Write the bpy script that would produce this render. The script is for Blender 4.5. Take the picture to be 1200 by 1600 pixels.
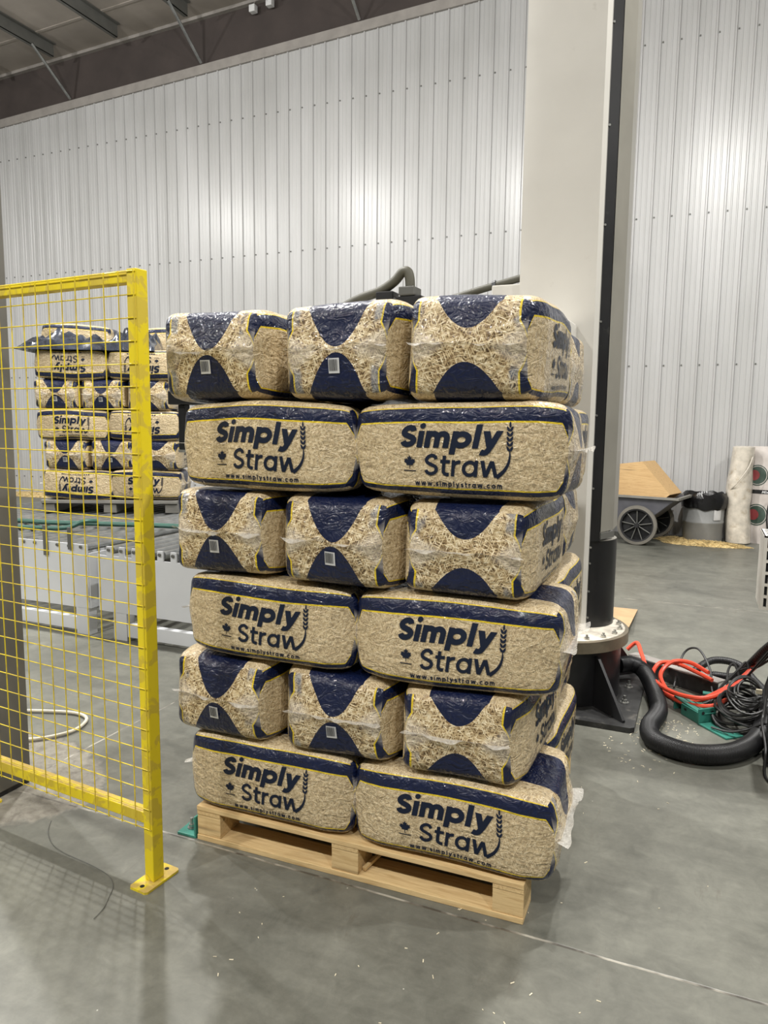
import bpy, bmesh, math, random
from mathutils import Vector, Matrix, Euler, noise as mnoise

for o in list(bpy.data.objects):
    bpy.data.objects.remove(o, do_unlink=True)
scene = bpy.context.scene
COL = scene.collection
random.seed(7)
PI = math.pi

# ------------------------------------------------------------------ camera
# the photograph: 1200 x 1600, focal length 1150 px, eye 1.557 m above the floor
cam_data = bpy.data.cameras.new('camera')
cam = bpy.data.objects.new('camera', cam_data)
COL.objects.link(cam)
YAW, PITCH, ROLL = math.radians(23.35), math.radians(7.03), math.radians(0.594)
fwd = Vector((-math.sin(YAW)*math.cos(PITCH), math.cos(YAW)*math.cos(PITCH), -math.sin(PITCH)))
rgt = Vector((math.cos(YAW), math.sin(YAW), 0))
upv = rgt.cross(fwd)
rgt2 = math.cos(ROLL)*rgt + math.sin(ROLL)*upv
upv2 = -math.sin(ROLL)*rgt + math.cos(ROLL)*upv
rot = Matrix((rgt2, upv2, -fwd)).transposed()
cam.matrix_world = Matrix.Translation((0, 0, 1.557)) @ rot.to_4x4()
cam_data.sensor_fit = 'VERTICAL'
cam_data.sensor_height = 32.0
cam_data.lens = 32.0*1150/1600
cam_data.clip_start = 0.05
cam_data.clip_end = 100
scene.camera = cam

# ------------------------------------------------------------------ world, lamps, exposure
world = bpy.data.worlds.new('world')
scene.world = world
world.use_nodes = True
world.node_tree.nodes['Background'].inputs['Color'].default_value = (0.75, 0.8, 0.85, 1)
world.node_tree.nodes['Background'].inputs['Strength'].default_value = 0.05

def high_bay(x, y, power, z=7.0):
    """LED high bay: most of the light goes down, its prismatic lens throws some sideways"""
    for kind, share in (('AREA', 0.62), ('POINT', 0.95)):
        d = bpy.data.lights.new('high_bay_light', kind)
        if kind == 'AREA':
            d.shape = 'DISK'; d.size = 0.20
        else:
            d.shadow_soft_size = 0.10
        d.energy = power*share
        d.color = (1.0, 0.985, 0.95)
        o = bpy.data.objects.new('high_bay_light', d)
        o.location = (x, y, z if kind == 'AREA' else z-0.15)
        COL.objects.link(o)
for lx in (-12.2, -8.1, -3.9, 0.1, 4.2):
    high_bay(lx, -2.9, 470)
    high_bay(lx, 4.5, 640)

vs = scene.view_settings
vs.view_transform = 'Standard'
vs.look = 'None'
vs.gamma = 1.0
vs.use_curve_mapping = False
vs.exposure = -0.60

cy_ = scene.cycles
cy_.adaptive_threshold = 0.02
cy_.max_bounces = 5
cy_.diffuse_bounces = 4
cy_.glossy_bounces = 2
cy_.transmission_bounces = 2
cy_.transparent_max_bounces = 6
cy_.caustics_reflective = False
cy_.caustics_refractive = False

# ------------------------------------------------------------------ node helpers
def lin(r, g, b):
    f = lambda c: (c/255)/12.92 if c/255 <= 0.04045 else ((c/255+0.055)/1.055)**2.4
    return (f(r), f(g), f(b), 1.0)

class S:
    """a scalar socket with arithmetic"""
    def __init__(s, nt, sock): s.nt, s.sock = nt, sock
    def _m(s, op, *others, clamp=False):
        n = s.nt.nodes.new('ShaderNodeMath'); n.operation = op; n.use_clamp = clamp
        for i, v in enumerate((s,)+others):
            if isinstance(v, S): s.nt.links.new(v.sock, n.inputs[i])
            else: n.inputs[i].default_value = v
        return S(s.nt, n.outputs[0])
    def __add__(s, o): return s._m('ADD', o)
    def __radd__(s, o): return s._m('ADD', o)
    def __sub__(s, o): return s._m('SUBTRACT', o)
    def __rsub__(s, o): return (s*-1.0) + o
    def __mul__(s, o): return s._m('MULTIPLY', o)
    def __rmul__(s, o): return s._m('MULTIPLY', o)
    def __truediv__(s, o): return s._m('DIVIDE', o)
    def gt(s, o): return s._m('GREATER_THAN', o)
    def lt(s, o): return s._m('LESS_THAN', o)
    def abs(s): return s._m('ABSOLUTE')
    def max(s, o): return s._m('MAXIMUM', o)
    def min(s, o): return s._m('MINIMUM', o)
    def pow(s, o): return s._m('POWER', o)
    def clamp(s): return s._m('ADD', 0.0, clamp=True)
    def ramp(s, a, b):
        n = s.nt.nodes.new('ShaderNodeMapRange')
        n.inputs['From Min'].default_value = a; n.inputs['From Max'].default_value = b
        s.nt.links.new(s.sock, n.inputs['Value'])
        return S(s.nt, n.outputs['Result'])

class NB:
    def __init__(s, name):
        s.mat = bpy.data.materials.new(name); s.mat.use_nodes = True
        s.nt = s.mat.node_tree
        s.bsdf = s.nt.nodes['Principled BSDF']
        s.out = s.nt.nodes['Material Output']
    def new(s, t): return s.nt.nodes.new(t)
    def link(s, a, b): s.nt.links.new(a.sock if isinstance(a, S) else a, b)
    def coords(s, kind='Object'): return s.new('ShaderNodeTexCoord').outputs[kind]
    def xyz(s, vec):
        n = s.new('ShaderNodeSeparateXYZ'); s.link(vec, n.inputs[0])
        return [S(s.nt, n.outputs[i]) for i in range(3)]
    def comb(s, x, y, z):
        n = s.new('ShaderNodeCombineXYZ')
        for i, v in enumerate((x, y, z)):
            if isinstance(v, S): s.link(v, n.inputs[i])
            else: n.inputs[i].default_value = v
        return n.outputs[0]
    def mapping(s, vec, scale=(1, 1, 1), rot=(0, 0, 0), loc=(0, 0, 0)):
        n = s.new('ShaderNodeMapping'); s.link(vec, n.inputs[0])
        n.inputs['Scale'].default_value = scale; n.inputs['Rotation'].default_value = rot
        n.inputs['Location'].default_value = loc
        return n.outputs[0]
    def noise(s, vec, scale, detail=3, rough=0.55, dist=0.0):
        n = s.new('ShaderNodeTexNoise'); s.link(vec, n.inputs['Vector'])
        n.inputs['Scale'].default_value = scale; n.inputs['Detail'].default_value = detail
        n.inputs['Roughness'].default_value = rough; n.inputs['Distortion'].default_value = dist
        return S(s.nt, n.outputs[0])
    def voro(s, vec, scale, feature='F1'):
        n = s.new('ShaderNodeTexVoronoi'); n.feature = feature; s.link(vec, n.inputs['Vector'])
        n.inputs['Scale'].default_value = scale
        return n
    def mix(s, fac, a, b, blend='MIX'):
        n = s.new('ShaderNodeMix'); n.data_type = 'RGBA'; n.blend_type = blend
        if isinstance(fac, (float, int)): n.inputs[0].default_value = fac
        else: s.link(fac, n.inputs[0])
        for v, i in ((a, 6), (b, 7)):
            if isinstance(v, tuple): n.inputs[i].default_value = v
            else: s.link(v, n.inputs[i])
        return n.outputs[2]
    def cramp(s, fac, stops):
        n = s.new('ShaderNodeValToRGB'); s.link(fac, n.inputs[0])
        el = n.color_ramp.elements
        while len(el) < len(stops): el.new(0.5)
        for e, (p, c) in zip(el, stops): e.position = p; e.color = c
        return n.outputs[0]
    def bump(s, h, strength, dist=0.01, normal=None):
        n = s.new('ShaderNodeBump'); n.inputs['Strength'].default_value = strength
        n.inputs['Distance'].default_value = dist; s.link(h, n.inputs['Height'])
        if normal is not None: s.link(normal, n.inputs['Normal'])
        return n.outputs[0]
    def set(s, **kw):
        for k, v in kw.items():
            i = s.bsdf.inputs[k.replace('_', ' ')]
            if isinstance(v, S) or hasattr(v, 'is_output'): s.link(v, i)
            else: i.default_value = v

def paint(name, rgb, rough=0.5, metal=0.0, var=0.12, scale=6.0, bump=0.0, bscale=60, coat=0.0, spec=0.5, grime=None):
    """coloured surface with a little procedural unevenness in tone and gloss"""
    m = NB(name); c = m.coords()
    n = m.noise(c, scale, 4)
    base = lin(*rgb)
    dk = tuple(v*(1-var*1.6) for v in base[:3])+(1,)
    lt = tuple(min(1, v*(1+var)) for v in base[:3])+(1,)
    col = m.cramp(n, [(0.3, dk), (0.7, lt)])
    if grime:
        g = m.noise(c, grime[0], 6, 0.65).ramp(grime[1], grime[1]+0.12).clamp()
        col = m.mix(g*grime[3], col, lin(*grime[2]))
    m.set(Base_Color=col, Metallic=metal, Roughness=(n*0.16+(rough-0.08)), Coat_Weight=coat, Specular_IOR_Level=spec)
    if bump:
        m.set(Normal=m.bump(m.noise(c, bscale, 3), bump, 0.004))
    return m.mat

def wood(name, light, dark, along='X', ring=38):
    m = NB(name); c = m.coords()
    sc = {'X': (1.6, 26, 26), 'Y': (26, 1.6, 26), 'Z': (26, 26, 1.6)}[along]
    r = m.new('ShaderNodeObjectInfo').outputs['Random']
    off = m.new('ShaderNodeVectorMath'); off.operation = 'ADD'
    m.link(c, off.inputs[0]); m.link(m.comb(S(m.nt, r)*7.0, S(m.nt, r)*3.0, S(m.nt, r)*11.0), off.inputs[1])
    v = m.mapping(off.outputs[0], sc)
    n1 = m.noise(v, 3.0, 5, 0.6, 1.2)
    n2 = m.noise(m.mapping(off.outputs[0], tuple(k*6 for k in sc)), 3.0, 3)
    knot = S(m.nt, m.voro(m.mapping(off.outputs[0], tuple(k*0.45 for k in sc)), 1.6).outputs['Distance']).ramp(0.16, 0.05).clamp()
    g = n1*0.75 + n2*0.25
    col = m.cramp(g, [(0.3, lin(*dark)), (0.55, lin(*light)), (0.8, tuple(min(1, k*1.12) for k in lin(*light)[:3])+(1,))])
    col = m.mix(knot*0.6, col, lin(*[int(k*0.55) for k in dark]))
    m.set(Base_Color=col, Roughness=0.75, Normal=m.bump(g, 0.25, 0.003))
    return m.mat

# ------------------------------------------------------------------ materials
def make_floor_mat():
    m = NB('polished_concrete'); c = m.coords()
    x, y, z = m.xyz(c)
    big = m.noise(c, 0.55, 5, 0.6, 0.4)
    mid = m.noise(c, 3.2, 6, 0.65, 0.6)
    fine = m.noise(c, 45, 4, 0.7)
    streak = m.noise(m.mapping(c, (0.7, 5.0, 1), (0, 0, 0.12)), 1.4, 6, 0.7, 0.8)
    fm = m.noise(c, 11, 5, 0.7, 0.8)
    v = big*0.28 + mid*0.28 + fm*0.20 + fine*0.08 + streak*0.16
    col = m.cramp(v, [(0.34, lin(70, 71, 65)), (0.5, lin(105, 105, 97)), (0.64, lin(130, 130, 120))])
    # smeared tyre marks towards the back wall
    tm = streak.ramp(0.56, 0.70).clamp() * y.ramp(4.0, 6.0).clamp()
    col = m.mix(tm*0.45, col, lin(84, 83, 78))
    # rough patch of older concrete by the fence
    dx = (x+2.78)/0.52; dy = (y-2.12)/0.40
    d = (dx*dx+dy*dy) + (mid-0.5)*1.6
    patch = d.ramp(1.08, 0.96).clamp()
    pn = m.noise(c, 16, 6, 0.75, 0.5)
    pcol = m.cramp(pn, [(0.32, lin(100, 93, 83)), (0.55, lin(136, 131, 120)), (0.75, lin(152, 147, 137))])
    col = m.mix(patch*0.85, col, pcol)
    rim = (d-1.06).abs().ramp(0.10, 0.0).clamp()*mid.ramp(0.42, 0.6).clamp()
    col = m.mix(rim*0.5, col, lin(70, 66, 60))
    # oily spots
    sp = m.voro(m.mapping(c, (1, 1, 0)), 5.5)
    dist = S(m.nt, sp.outputs['Distance'])
    rnd = m.xyz(sp.outputs['Color'])[0]
    spot = (dist + (mid-0.5)*0.12).ramp(0.16, 0.10).clamp()*rnd.gt(0.86)*big.ramp(0.45, 0.55).clamp()
    col = m.mix(spot*0.45, col, lin(70, 70, 68))
    # rusty brown scuffs in front of the pallet
    sc = m.noise(m.mapping(c, (9, 1.3, 1), (0, 0, -0.5)), 2.2, 5, 0.7, 0.5).ramp(0.60, 0.74).clamp()*mid.ramp(0.5, 0.62).clamp()
    col = m.mix(sc*0.5, col, lin(82, 70, 60))
    # white scuffs
    ws = m.voro(m.mapping(c, (1, 1, 0)), 30)
    wsd = S(m.nt, ws.outputs['Distance']).ramp(0.09, 0.06).clamp()*m.xyz(ws.outputs['Color'])[1].gt(0.965)
    col = m.mix(wsd*0.55, col, lin(215, 212, 200))
    # saw-cut joints
    wob = (mid-0.5)*0.012
    j1 = (y-2.083+wob).abs().ramp(0.006, 0.003).clamp()
    j2 = (x+2.61+wob).abs().ramp(0.006, 0.003).clamp()*y.gt(2.1)
    j3 = (y-6.8+wob).abs().ramp(0.006, 0.003).clamp()
    j = j1.max(j2).max(j3)
    jcol = m.cramp(m.noise(c, 9, 3), [(0.4, lin(72, 68, 62)), (0.62, lin(175, 170, 158))])
    col = m.mix(j*0.9, col, jcol)
    rough = mid*0.22 + 0.30 + patch*0.3
    h = fine*0.3 + pn*patch*2.0 - j*3.0
    m.set(Base_Color=col, Roughness=rough, Specular_IOR_Level=0.5, Normal=m.bump(h, 0.22, 0.004))
    return m.mat

def make_bag_mat():
    m = NB('printed_straw_wrapper')
    at = m.new('ShaderNodeAttribute'); at.attribute_name = 'rest'
    xr, yr, zr = m.xyz(at.outputs['Vector'])
    ax, ay, az = xr.abs(), yr.abs(), zr.abs()
    end = ax.gt(ay.max(az)-0.0005)
    side = ay.gt(az)*(1.0-end)
    top = (1.0-end)*(1.0-side)
    rnd = S(m.nt, m.new('ShaderNodeObjectInfo').outputs['Random'])
    c = m.coords()
    add = m.new('ShaderNodeVectorMath'); add.operation = 'ADD'
    m.link(c, add.inputs[0]); m.link(m.comb(rnd*13.0, rnd*7.0, rnd*5.0), add.inputs[1])
    cv = add.outputs[0]
    # straw: crossed layers of long thin cells on each face, the topmost strand wins
    ox, oy, oz = m.xyz(c)
    u = (end*oy + (1.0-end)*ox)
    w = (top*oy + (1.0-top)*oz)
    fs = end*-0.7+1.7
    p2 = m.comb(u*fs+rnd*13.0, w*fs+rnd*7.0+end*3.0, 0.0)
    warp = m.new('ShaderNodeTexNoise'); warp.noise_dimensions = '2D'; warp.inputs['Scale'].default_value = 14.0
    warp.inputs['Detail'].default_value = 1.0
    m.link(p2, warp.inputs['Vector'])
    wv = m.new('ShaderNodeVectorMath'); wv.operation = 'MULTIPLY_ADD'
    m.link(warp.outputs['Color'], wv.inputs[0]); wv.inputs[1].default_value = (0.016, 0.016, 0.0)
    m.link(p2, wv.inputs[2])
    best = None
    for i, r in enumerate((0.25, 1.15, 2.0, 2.75)):
        vm = m.mapping(m.mapping(wv.outputs[0], (1, 1, 1), (0, 0, r), (i*3.1, i*1.7, 0)), (38, 330, 1))
        vo = m.voro(vm, 1.0); vo.voronoi_dimensions = '2D'
        val = m.xyz(vo.outputs['Color'])[0] - S(m.nt, vo.outputs['Distance'])*0.6
        best = val if best is None else best.max(val)
    straw = m.cramp(best, [(0.25, lin(84, 66, 44)), (0.45, lin(146, 122, 86)), (0.62, lin(192, 171, 131)), (0.78, lin(216, 199, 163)), (0.92, lin(240, 230, 204))])
    # the long faces carry a paler printed picture of straw
    straw_side = m.mix(0.36, straw, lin(208, 190, 156))
    blotch = m.noise(cv, 7, 2, 0.6)
    straw_side = m.mix(blotch.ramp(0.35, 0.75).clamp()*0.22, straw_side, lin(172, 150, 114))
    base = m.mix(end, straw_side, straw)
    wob = (m.noise(cv, 9, 2)-0.5)
    # ---- side bands
    z2 = zr + wob*0.03
    gus = (ax-0.93).max(0.0)
    lo = gus*-4.0+0.60
    nav_s = z2.gt(lo)*z2.lt(0.925)
    yel_s = ((z2-lo+0.015).abs().lt(0.018)).max((z2-0.94).abs().lt(0.018))
    lo2 = gus*3.0-0.83
    nav_s = nav_s.max(z2.lt(lo2)*z2.gt(-0.985))
    yel_s = yel_s.max((z2-lo2-0.016).abs().lt(0.017))
    # ---- top and bottom panel
    nav_t = (ay+wob*0.05).lt(0.53)
    # ---- ends: two tongues, seam between them, corner gussets
    first = xr.gt(0.0)
    tip = first*-0.27+0.34
    k = (1.0-tip)*3.6
    y2 = yr*yr
    nav_e = (zr - (tip + k*y2) + wob*0.06).gt(0.0)
    nav_e = nav_e.max((zr*-1.0 - (tip - 0.03 + k*y2*0.92) + wob*0.06).gt(0.0))
    edge = (0.50-az).max(0.0)*0.55+0.83 + wob*0.05
    cg = ay.gt(edge)*az.gt(0.08)
    nav_e = nav_e.max(cg)
    yel_e = (ay-edge+0.016).abs().lt(0.017)*az.gt(0.10)
    navy = end*nav_e + side*nav_s + top*nav_t
    yel = end*yel_e + side*yel_s
    col = m.mix(navy, base, lin(11, 22, 54))
    col = m.mix(yel, col, lin(214, 186, 40))
    # cloudy folded film either side of the seam, and film over the navy corners
    film = (ay-0.30-az*1.15+wob*0.5).ramp(0.0, 0.22).clamp()*end
    film2 = (ay-0.64).ramp(0.0, 0.05).clamp()*(0.83-ay).ramp(0.0, 0.03).clamp()*(az-0.30).ramp(0.0, 0.15).clamp()*end*wob.ramp(-0.02, 0.08).clamp()
    col = m.mix(film*0.42, col, lin(206, 198, 186))
    col = m.mix(film2*0.60, col, lin(106, 120, 138))
    m.set(Base_Color=col, Roughness=0.42, Specular_IOR_Level=0.25, Coat_Weight=0.55, Coat_Roughness=0.06, Coat_IOR=1.5)
    # relief: straw under the film, wrinkles in the film
    wr = m.noise(m.mapping(cv, (1, 1, 1.7)), 19, 2, 0.6, 1.4)
    wr2 = m.noise(m.mapping(cv, (1.0, 1.0, 0.35)), 60, 1, 0.6, 0.8)
    cb = m.bump(wr*1.0+wr2*0.45, 0.7, 0.012)
    m.set(Normal=cb)
    m.set(Coat_Normal=cb)
    return m.mat

def make_film_mat():
    m = NB('clear_film')
    c = m.coords()
    n = m.noise(c, 40, 3, 0.6, 1.0)
    m.set(Base_Color=lin(226, 222, 214), Roughness=0.18, Normal=m.bump(n, 0.6, 0.01))
    tr = m.new('ShaderNodeBsdfTransparent')
    mx = m.new('ShaderNodeMixShader')
    m.link(n.ramp(0.3, 0.75).clamp()*0.30+0.28, mx.inputs[0])
    m.link(tr.outputs[0], mx.inputs[1]); m.link(m.bsdf.outputs[0], mx.inputs[2])
    m.link(mx.outputs[0], m.out.inputs[0])
    return m.mat

def make_yellow_mat():
    m = NB('yellow_powder_coat'); c = m.coords()
    n = m.noise(c, 14, 3, 0.5, 0.6)
    dusty = n.ramp(0.50, 0.54).clamp()
    col = m.mix(dusty*0.6, lin(222, 200, 34), lin(184, 160, 66))
    nz = m.xyz(m.new('ShaderNodeNewGeometry').outputs['Normal'])[2]
    dust = nz.gt(0.8)*m.noise(c, 22, 3).ramp(0.35, 0.5).clamp()
    col = m.mix(dust*0.6, col, lin(176, 146, 104))
    m.set(Base_Color=col, Roughness=dusty*0.2+0.38, Specular_IOR_Level=0.4)
    return m.mat

def make_wall_mat():
    m = NB('white_ribbed_steel'); c = m.coords()
    n = m.noise(m.mapping(c, (1, 1, 0.15)), 2.5, 4)
    col = m.cramp(n, [(0.3, lin(172, 172, 171)), (0.7, lin(187, 187, 187))])
    x, y, z = m.xyz(c)
    g = m.noise(c, 3.5, 6, 0.7).ramp(0.56, 0.72).clamp()*z.ramp(1.8, 0.4).clamp()
    col = m.mix(g*0.25, col, lin(150, 145, 136))
    m.set(Base_Color=col, Roughness=0.30, Specular_IOR_Level=0.5)
    return m.mat

M = {}
M['floor'] = make_floor_mat()
M['bag'] = make_bag_mat()
M['film'] = make_film_mat()
M['yellow'] = make_yellow_mat()
M['wall'] = make_wall_mat()
M['print'] = paint('navy_ink', (14, 25, 46), 0.5, var=0.1, coat=0.15, spec=0.3)
M['ink_black'] = paint('black_ink', (22, 22, 24), 0.5)
M['label_white'] = paint('label_paper', (205, 205, 205), 0.5)
M['trim'] = paint('grey_flashing', (150, 145, 140), 0.5, var=0.08)
M['brown'] = paint('dark_brown_liner', (66, 58, 55), 0.8, var=0.15, scale=2)
M['ceiling'] = paint('insulated_roof_sheet', (160, 152, 144), 0.7, var=0.12, scale=1.2)
M['steel_grey'] = paint('grey_steel', (96, 96, 92), 0.5, var=0.12, scale=3)
M['col_grey'] = paint('dusty_grey_panel', (104, 102, 96), 0.5, var=0.14, scale=2.5)
M['galv'] = paint('galvanised_steel', (170, 172, 172), 0.32, 0.85, var=0.15, scale=12)
M['white_paint'] = paint('white_enamel', (214, 211, 204), 0.22, var=0.03, scale=2.0, grime=(7, 0.66, (120, 112, 100), 0.3), coat=0.3)
M['white_panel'] = paint('white_conveyor_paint', (208, 210, 213), 0.35, var=0.05, scale=2.0)
M['black_paint'] = paint('black_enamel', (25, 25, 27), 0.35, var=0.2, scale=4, grime=(9, 0.62, (90, 88, 82), 0.35))
M['black_plate'] = paint('scuffed_black_plate', (52, 52, 52), 0.4, var=0.3, scale=10, grime=(12, 0.56, (120, 116, 108), 0.5))
M['grey_cover'] = paint('grey_mast_cover', (140, 137, 128), 0.35, var=0.08, scale=3)
M['flange'] = paint('bare_flange_steel', (140, 130, 112), 0.42, 0.6, var=0.2, scale=9)
M['flange_top'] = paint('dusty_flange_top', (205, 198, 184), 0.6, var=0.2, scale=22)
M['bolt'] = paint('zinc_bolt', (190, 190, 186), 0.3, 0.9, var=0.2, scale=30)
M['rubber'] = paint('black_rubber', (28, 28, 30), 0.42, var=0.25, scale=8)
M['hose_grey'] = paint('olive_grey_hose', (86, 84, 72), 0.55, var=0.12)
M['orange'] = paint('orange_cable_jacket', (232, 84, 58), 0.4, var=0.08)
M['cable'] = paint('black_cable_jacket', (40, 40, 40), 0.45, var=0.2)
M['teal'] = paint('teal_bracket_paint', (58, 128, 114), 0.4, var=0.12, scale=12)
M['green_hose'] = paint('dark_green_hose', (40, 84, 72), 0.4, var=0.12)
M['white_cable'] = paint('white_cable_jacket', (204, 197, 178), 0.5)
M['cardboard'] = paint('cardboard', (188, 158, 120), 0.8, var=0.1)
M['tub'] = paint('grey_plastic_tub', (98, 98, 104), 0.5, var=0.12)
M['bin'] = paint('grey_plastic_bin', (140, 141, 140), 0.5, var=0.08)
M['bin_bag'] = paint('black_bin_liner', (24, 24, 26), 0.22, var=0.3, bump=0.6, bscale=25)
M['tyre'] = paint('grey_rubber_tyre', (112, 108, 100), 0.7, var=0.12)
M['wheel'] = paint('black_wheel_plastic', (34, 34, 36), 0.5, var=0.2)
M['roll_film'] = paint('pearly_plastic_film', (206, 198, 184), 0.25, var=0.16, scale=9, bump=0.8, bscale=14, coat=0.6, grime=(8, 0.55, (160, 140, 108), 0.5))
M['sack'] = paint('white_woven_sack', (198, 190, 184), 0.4, var=0.1, scale=6, bump=0.6, bscale=10)
M['dark_film'] = paint('dark_glossy_film', (48, 54, 66), 0.15, var=0.5, scale=11, bump=1.0, bscale=16, coat=1.0)
M['cabinet'] = paint('cream_cabinet_paint', (212, 208, 200), 0.45, var=0.05)
M['red_ink'] = paint('red_ink', (140, 60, 62), 0.5)
M['green_ink'] = paint('dark_green_ink', (58, 76, 66), 0.5)
M['straw_loose'] = paint('loose_straw', (206, 182, 128), 0.7, var=0.25, scale=20)
M['straw_pale'] = paint('pale_straw', (216, 206, 180), 0.7, var=0.2, scale=20)
M['pine'] = wood('pale_pine', (214, 186, 136), (184, 150, 100), 'X')
M['pine_y'] = wood('pale_pine_across', (212, 184, 134), (180, 146, 98), 'Y')
M['ply'] = wood('orange_plywood', (210, 176, 126), (186, 146, 98), 'X')
M['slot'] = paint('dark_opening', (22, 22, 22), 0.8)
M['grey_sheet'] = paint('grey_slip_sheet', (128, 126, 120), 0.5, var=0.1)

# ------------------------------------------------------------------ mesh helpers
class B:
    def __init__(s): s.v = []; s.f = []; s.sm = False
    def box(s, x0, x1, y0, y1, z0, z1, mat=None):
        b = len(s.v)
        p = [(x, y, z) for z in (z0, z1) for y in (y0, y1) for x in (x0, x1)]
        if mat is not None: p = [tuple(mat @ Vector(q)) for q in p]
        s.v += p
        s.f += [tuple(b+i for i in q) for q in ((0, 2, 3, 1), (4, 5, 7, 6), (0, 1, 5, 4), (2, 6, 7, 3), (0, 4, 6, 2), (1, 3, 7, 5))]
        return s
    def prism(s, poly, z0, z1):
        """poly: counter-clockwise xy outline"""
        b = len(s.v); n = len(poly)
        s.v += [(x, y, z0) for x, y in poly]+[(x, y, z1) for x, y in poly]
        s.f += [tuple(b+i for i in range(n))[::-1], tuple(b+n+i for i in range(n))]
        s.f += [(b+i, b+(i+1) % n, b+n+(i+1) % n, b+n+i) for i in range(n)]
        return s
    def extrude(s, poly, axis, a0, a1):
        """poly in the two other axes (in cyclic order), extruded along axis"""
        b = len(s.v); n = len(poly)
        def pt(u, v, w):
            return {'x': (w, u, v), 'y': (v, w, u), 'z': (u, v, w)}[axis]
        s.v += [pt(u, v, a0) for u, v in poly]+[pt(u, v, a1) for u, v in poly]
        s.f += [tuple(b+i for i in range(n))[::-1], tuple(b+n+i for i in range(n))]
        s.f += [(b+i, b+(i+1) % n, b+n+(i+1) % n, b+n+i) for i in range(n)]
        return s
    def tube(s, pts, r, n=8, cap=True, rfun=None):
        pts = [Vector(p) for p in pts]; b = len(s.v)
        t = (pts[1]-pts[0]).normalized()
        u = t.orthogonal().normalized()
        for i, p in enumerate(pts):
            t2 = ((pts[min(i+1, len(pts)-1)]-pts[max(i-1, 0)])).normalized()
            q = t.rotation_difference(t2); u = (q @ u); u = (u-t2*u.dot(t2)).normalized(); t = t2
            w = t.cross(u)
            rr = r if rfun is None else r*rfun(i)
            for k in range(n):
                a = 2*PI*k/n
                s.v.append(tuple(p+(u*math.cos(a)+w*math.sin(a))*rr))
        for i in range(len(pts)-1):
            for k in range(n):
                k2 = (k+1) % n
                s.f.append((b+i*n+k, b+i*n+k2, b+(i+1)*n+k2, b+(i+1)*n+k))
        if cap:
            s.f.append(tuple(b+k for k in range(n))[::-1])
            s.f.append(tuple(b+(len(pts)-1)*n+k for k in range(n)))
        return s
    def lathe(s, prof, n=32, c=(0, 0), a0=0, a1=2*PI):
        """prof: (r,z) list revolved around the vertical through c"""
        b = len(s.v); full = abs(a1-a0-2*PI) < 1e-6
        m = n if full else n+1
        for r, z in prof:
            for k in range(m):
                a = a0+(a1-a0)*k/n
                s.v.append((c[0]+r*math.cos(a), c[1]+r*math.sin(a), z))
        for i in range(len(prof)-1):
            for k in range(n):
                k2 = (k+1) % m
                s.f.append((b+i*m+k, b+i*m+k2, b+(i+1)*m+k2, b+(i+1)*m+k))
        if full:
            if prof[0][0] > 1e-6: s.f.append(tuple(b+k for k in range(m))[::-1])
            if prof[-1][0] > 1e-6: s.f.append(tuple(b+(len(prof)-1)*m+k for k in range(m)))
        return s
    def xf(s, mat):
        s.v = [tuple(mat @ Vector(p)) for p in s.v]; return s
    def mesh(s, name, mat=None, smooth=False):
        me = bpy.data.meshes.new(name)
        me.from_pydata(s.v, [], s.f); me.update()
        if mat is not None: me.materials.append(mat)
        if smooth: smooth_mesh(me)
        return me
    def build(s, name, mat, parent=None, smooth=False, bevel=0.0, loc=None):
        o = link(name, s.mesh(name, mat, smooth), parent)
        if bevel:
            md = o.modifiers.new('bevel', 'BEVEL'); md.width = bevel; md.segments = 2; md.limit_method = 'ANGLE'
            md.angle_limit = math.radians(40)
        if loc: o.location = loc
        return o

def smooth_mesh(me, ang=40):
    me.polygons.foreach_set('use_smooth', [True]*len(me.polygons))
    try: me.set_sharp_from_angle(angle=math.radians(ang))
    except Exception: pass

def link(name, data, parent=None):
    o = bpy.data.objects.new(name, data); COL.objects.link(o)
    if parent is not None: o.parent = parent
    return o

def tag(o, label=None, cat=None, group=None, kind=None):
    if label: o['label'] = label
    if cat: o['category'] = cat
    if group: o['group'] = group
    if kind: o['kind'] = kind
    return o

def thing(name, label, cat, loc=(0, 0, 0), rz=0.0, group=None):
    o = link(name, None); o.location = loc; o.rotation_euler = (0, 0, rz)
    return tag(o, label, cat, group)

def curve_pts(pts, sub=8):
    """Catmull-Rom through the given points"""
    P = [Vector(p) for p in pts]; out = []
    for i in range(len(P)-1):
        p0, p1, p2, p3 = P[max(i-1, 0)], P[i], P[i+1], P[min(i+2, len(P)-1)]
        for k in range(sub):
            t = k/sub
            out.append(0.5*((2*p1)+(p2-p0)*t+(2*p0-5*p1+4*p2-p3)*t*t+(3*p1-p0-3*p2+p3)*t**3))
    out.append(P[-1]); return out

def hexbolt(b, x, y, z, r=0.011, h=0.012, stud=0.012):
    b.lathe([(r, z), (r, z+h)], 6, (x, y))
    if stud: b.lathe([(r*0.5, z+h), (r*0.5, z+h+stud)], 8, (x, y))
    return b

# ------------------------------------------------------------------ the room
XL, XR, YN, YW = -16.0, 7.0, -8.0, 11.08
def z_trim(x): return 7.228+0.040*(x+12.97)
def z_ceil(x): return 8.19+0.036*(x+12.94)

tag(B().box(XL, XR, YN, YW+0.2, -0.2, 0).build('floor', M['floor']), kind='structure')
wb = tag(B().box(XL, XR, YW+0.03, YW+0.2, 0, 9.2).build('wall_back', M['brown']), kind='structure')
for nm, bx in (('wall_left', (XL-0.2, XL, YN, YW+0.2)), ('wall_right', (XR, XR+0.2, YN, YW+0.2)), ('wall_front', (XL, XR, YN-0.2, YN))):
    tag(B().box(*bx, 0, 9.2).build(nm, M['steel_grey']), kind='structure')
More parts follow.
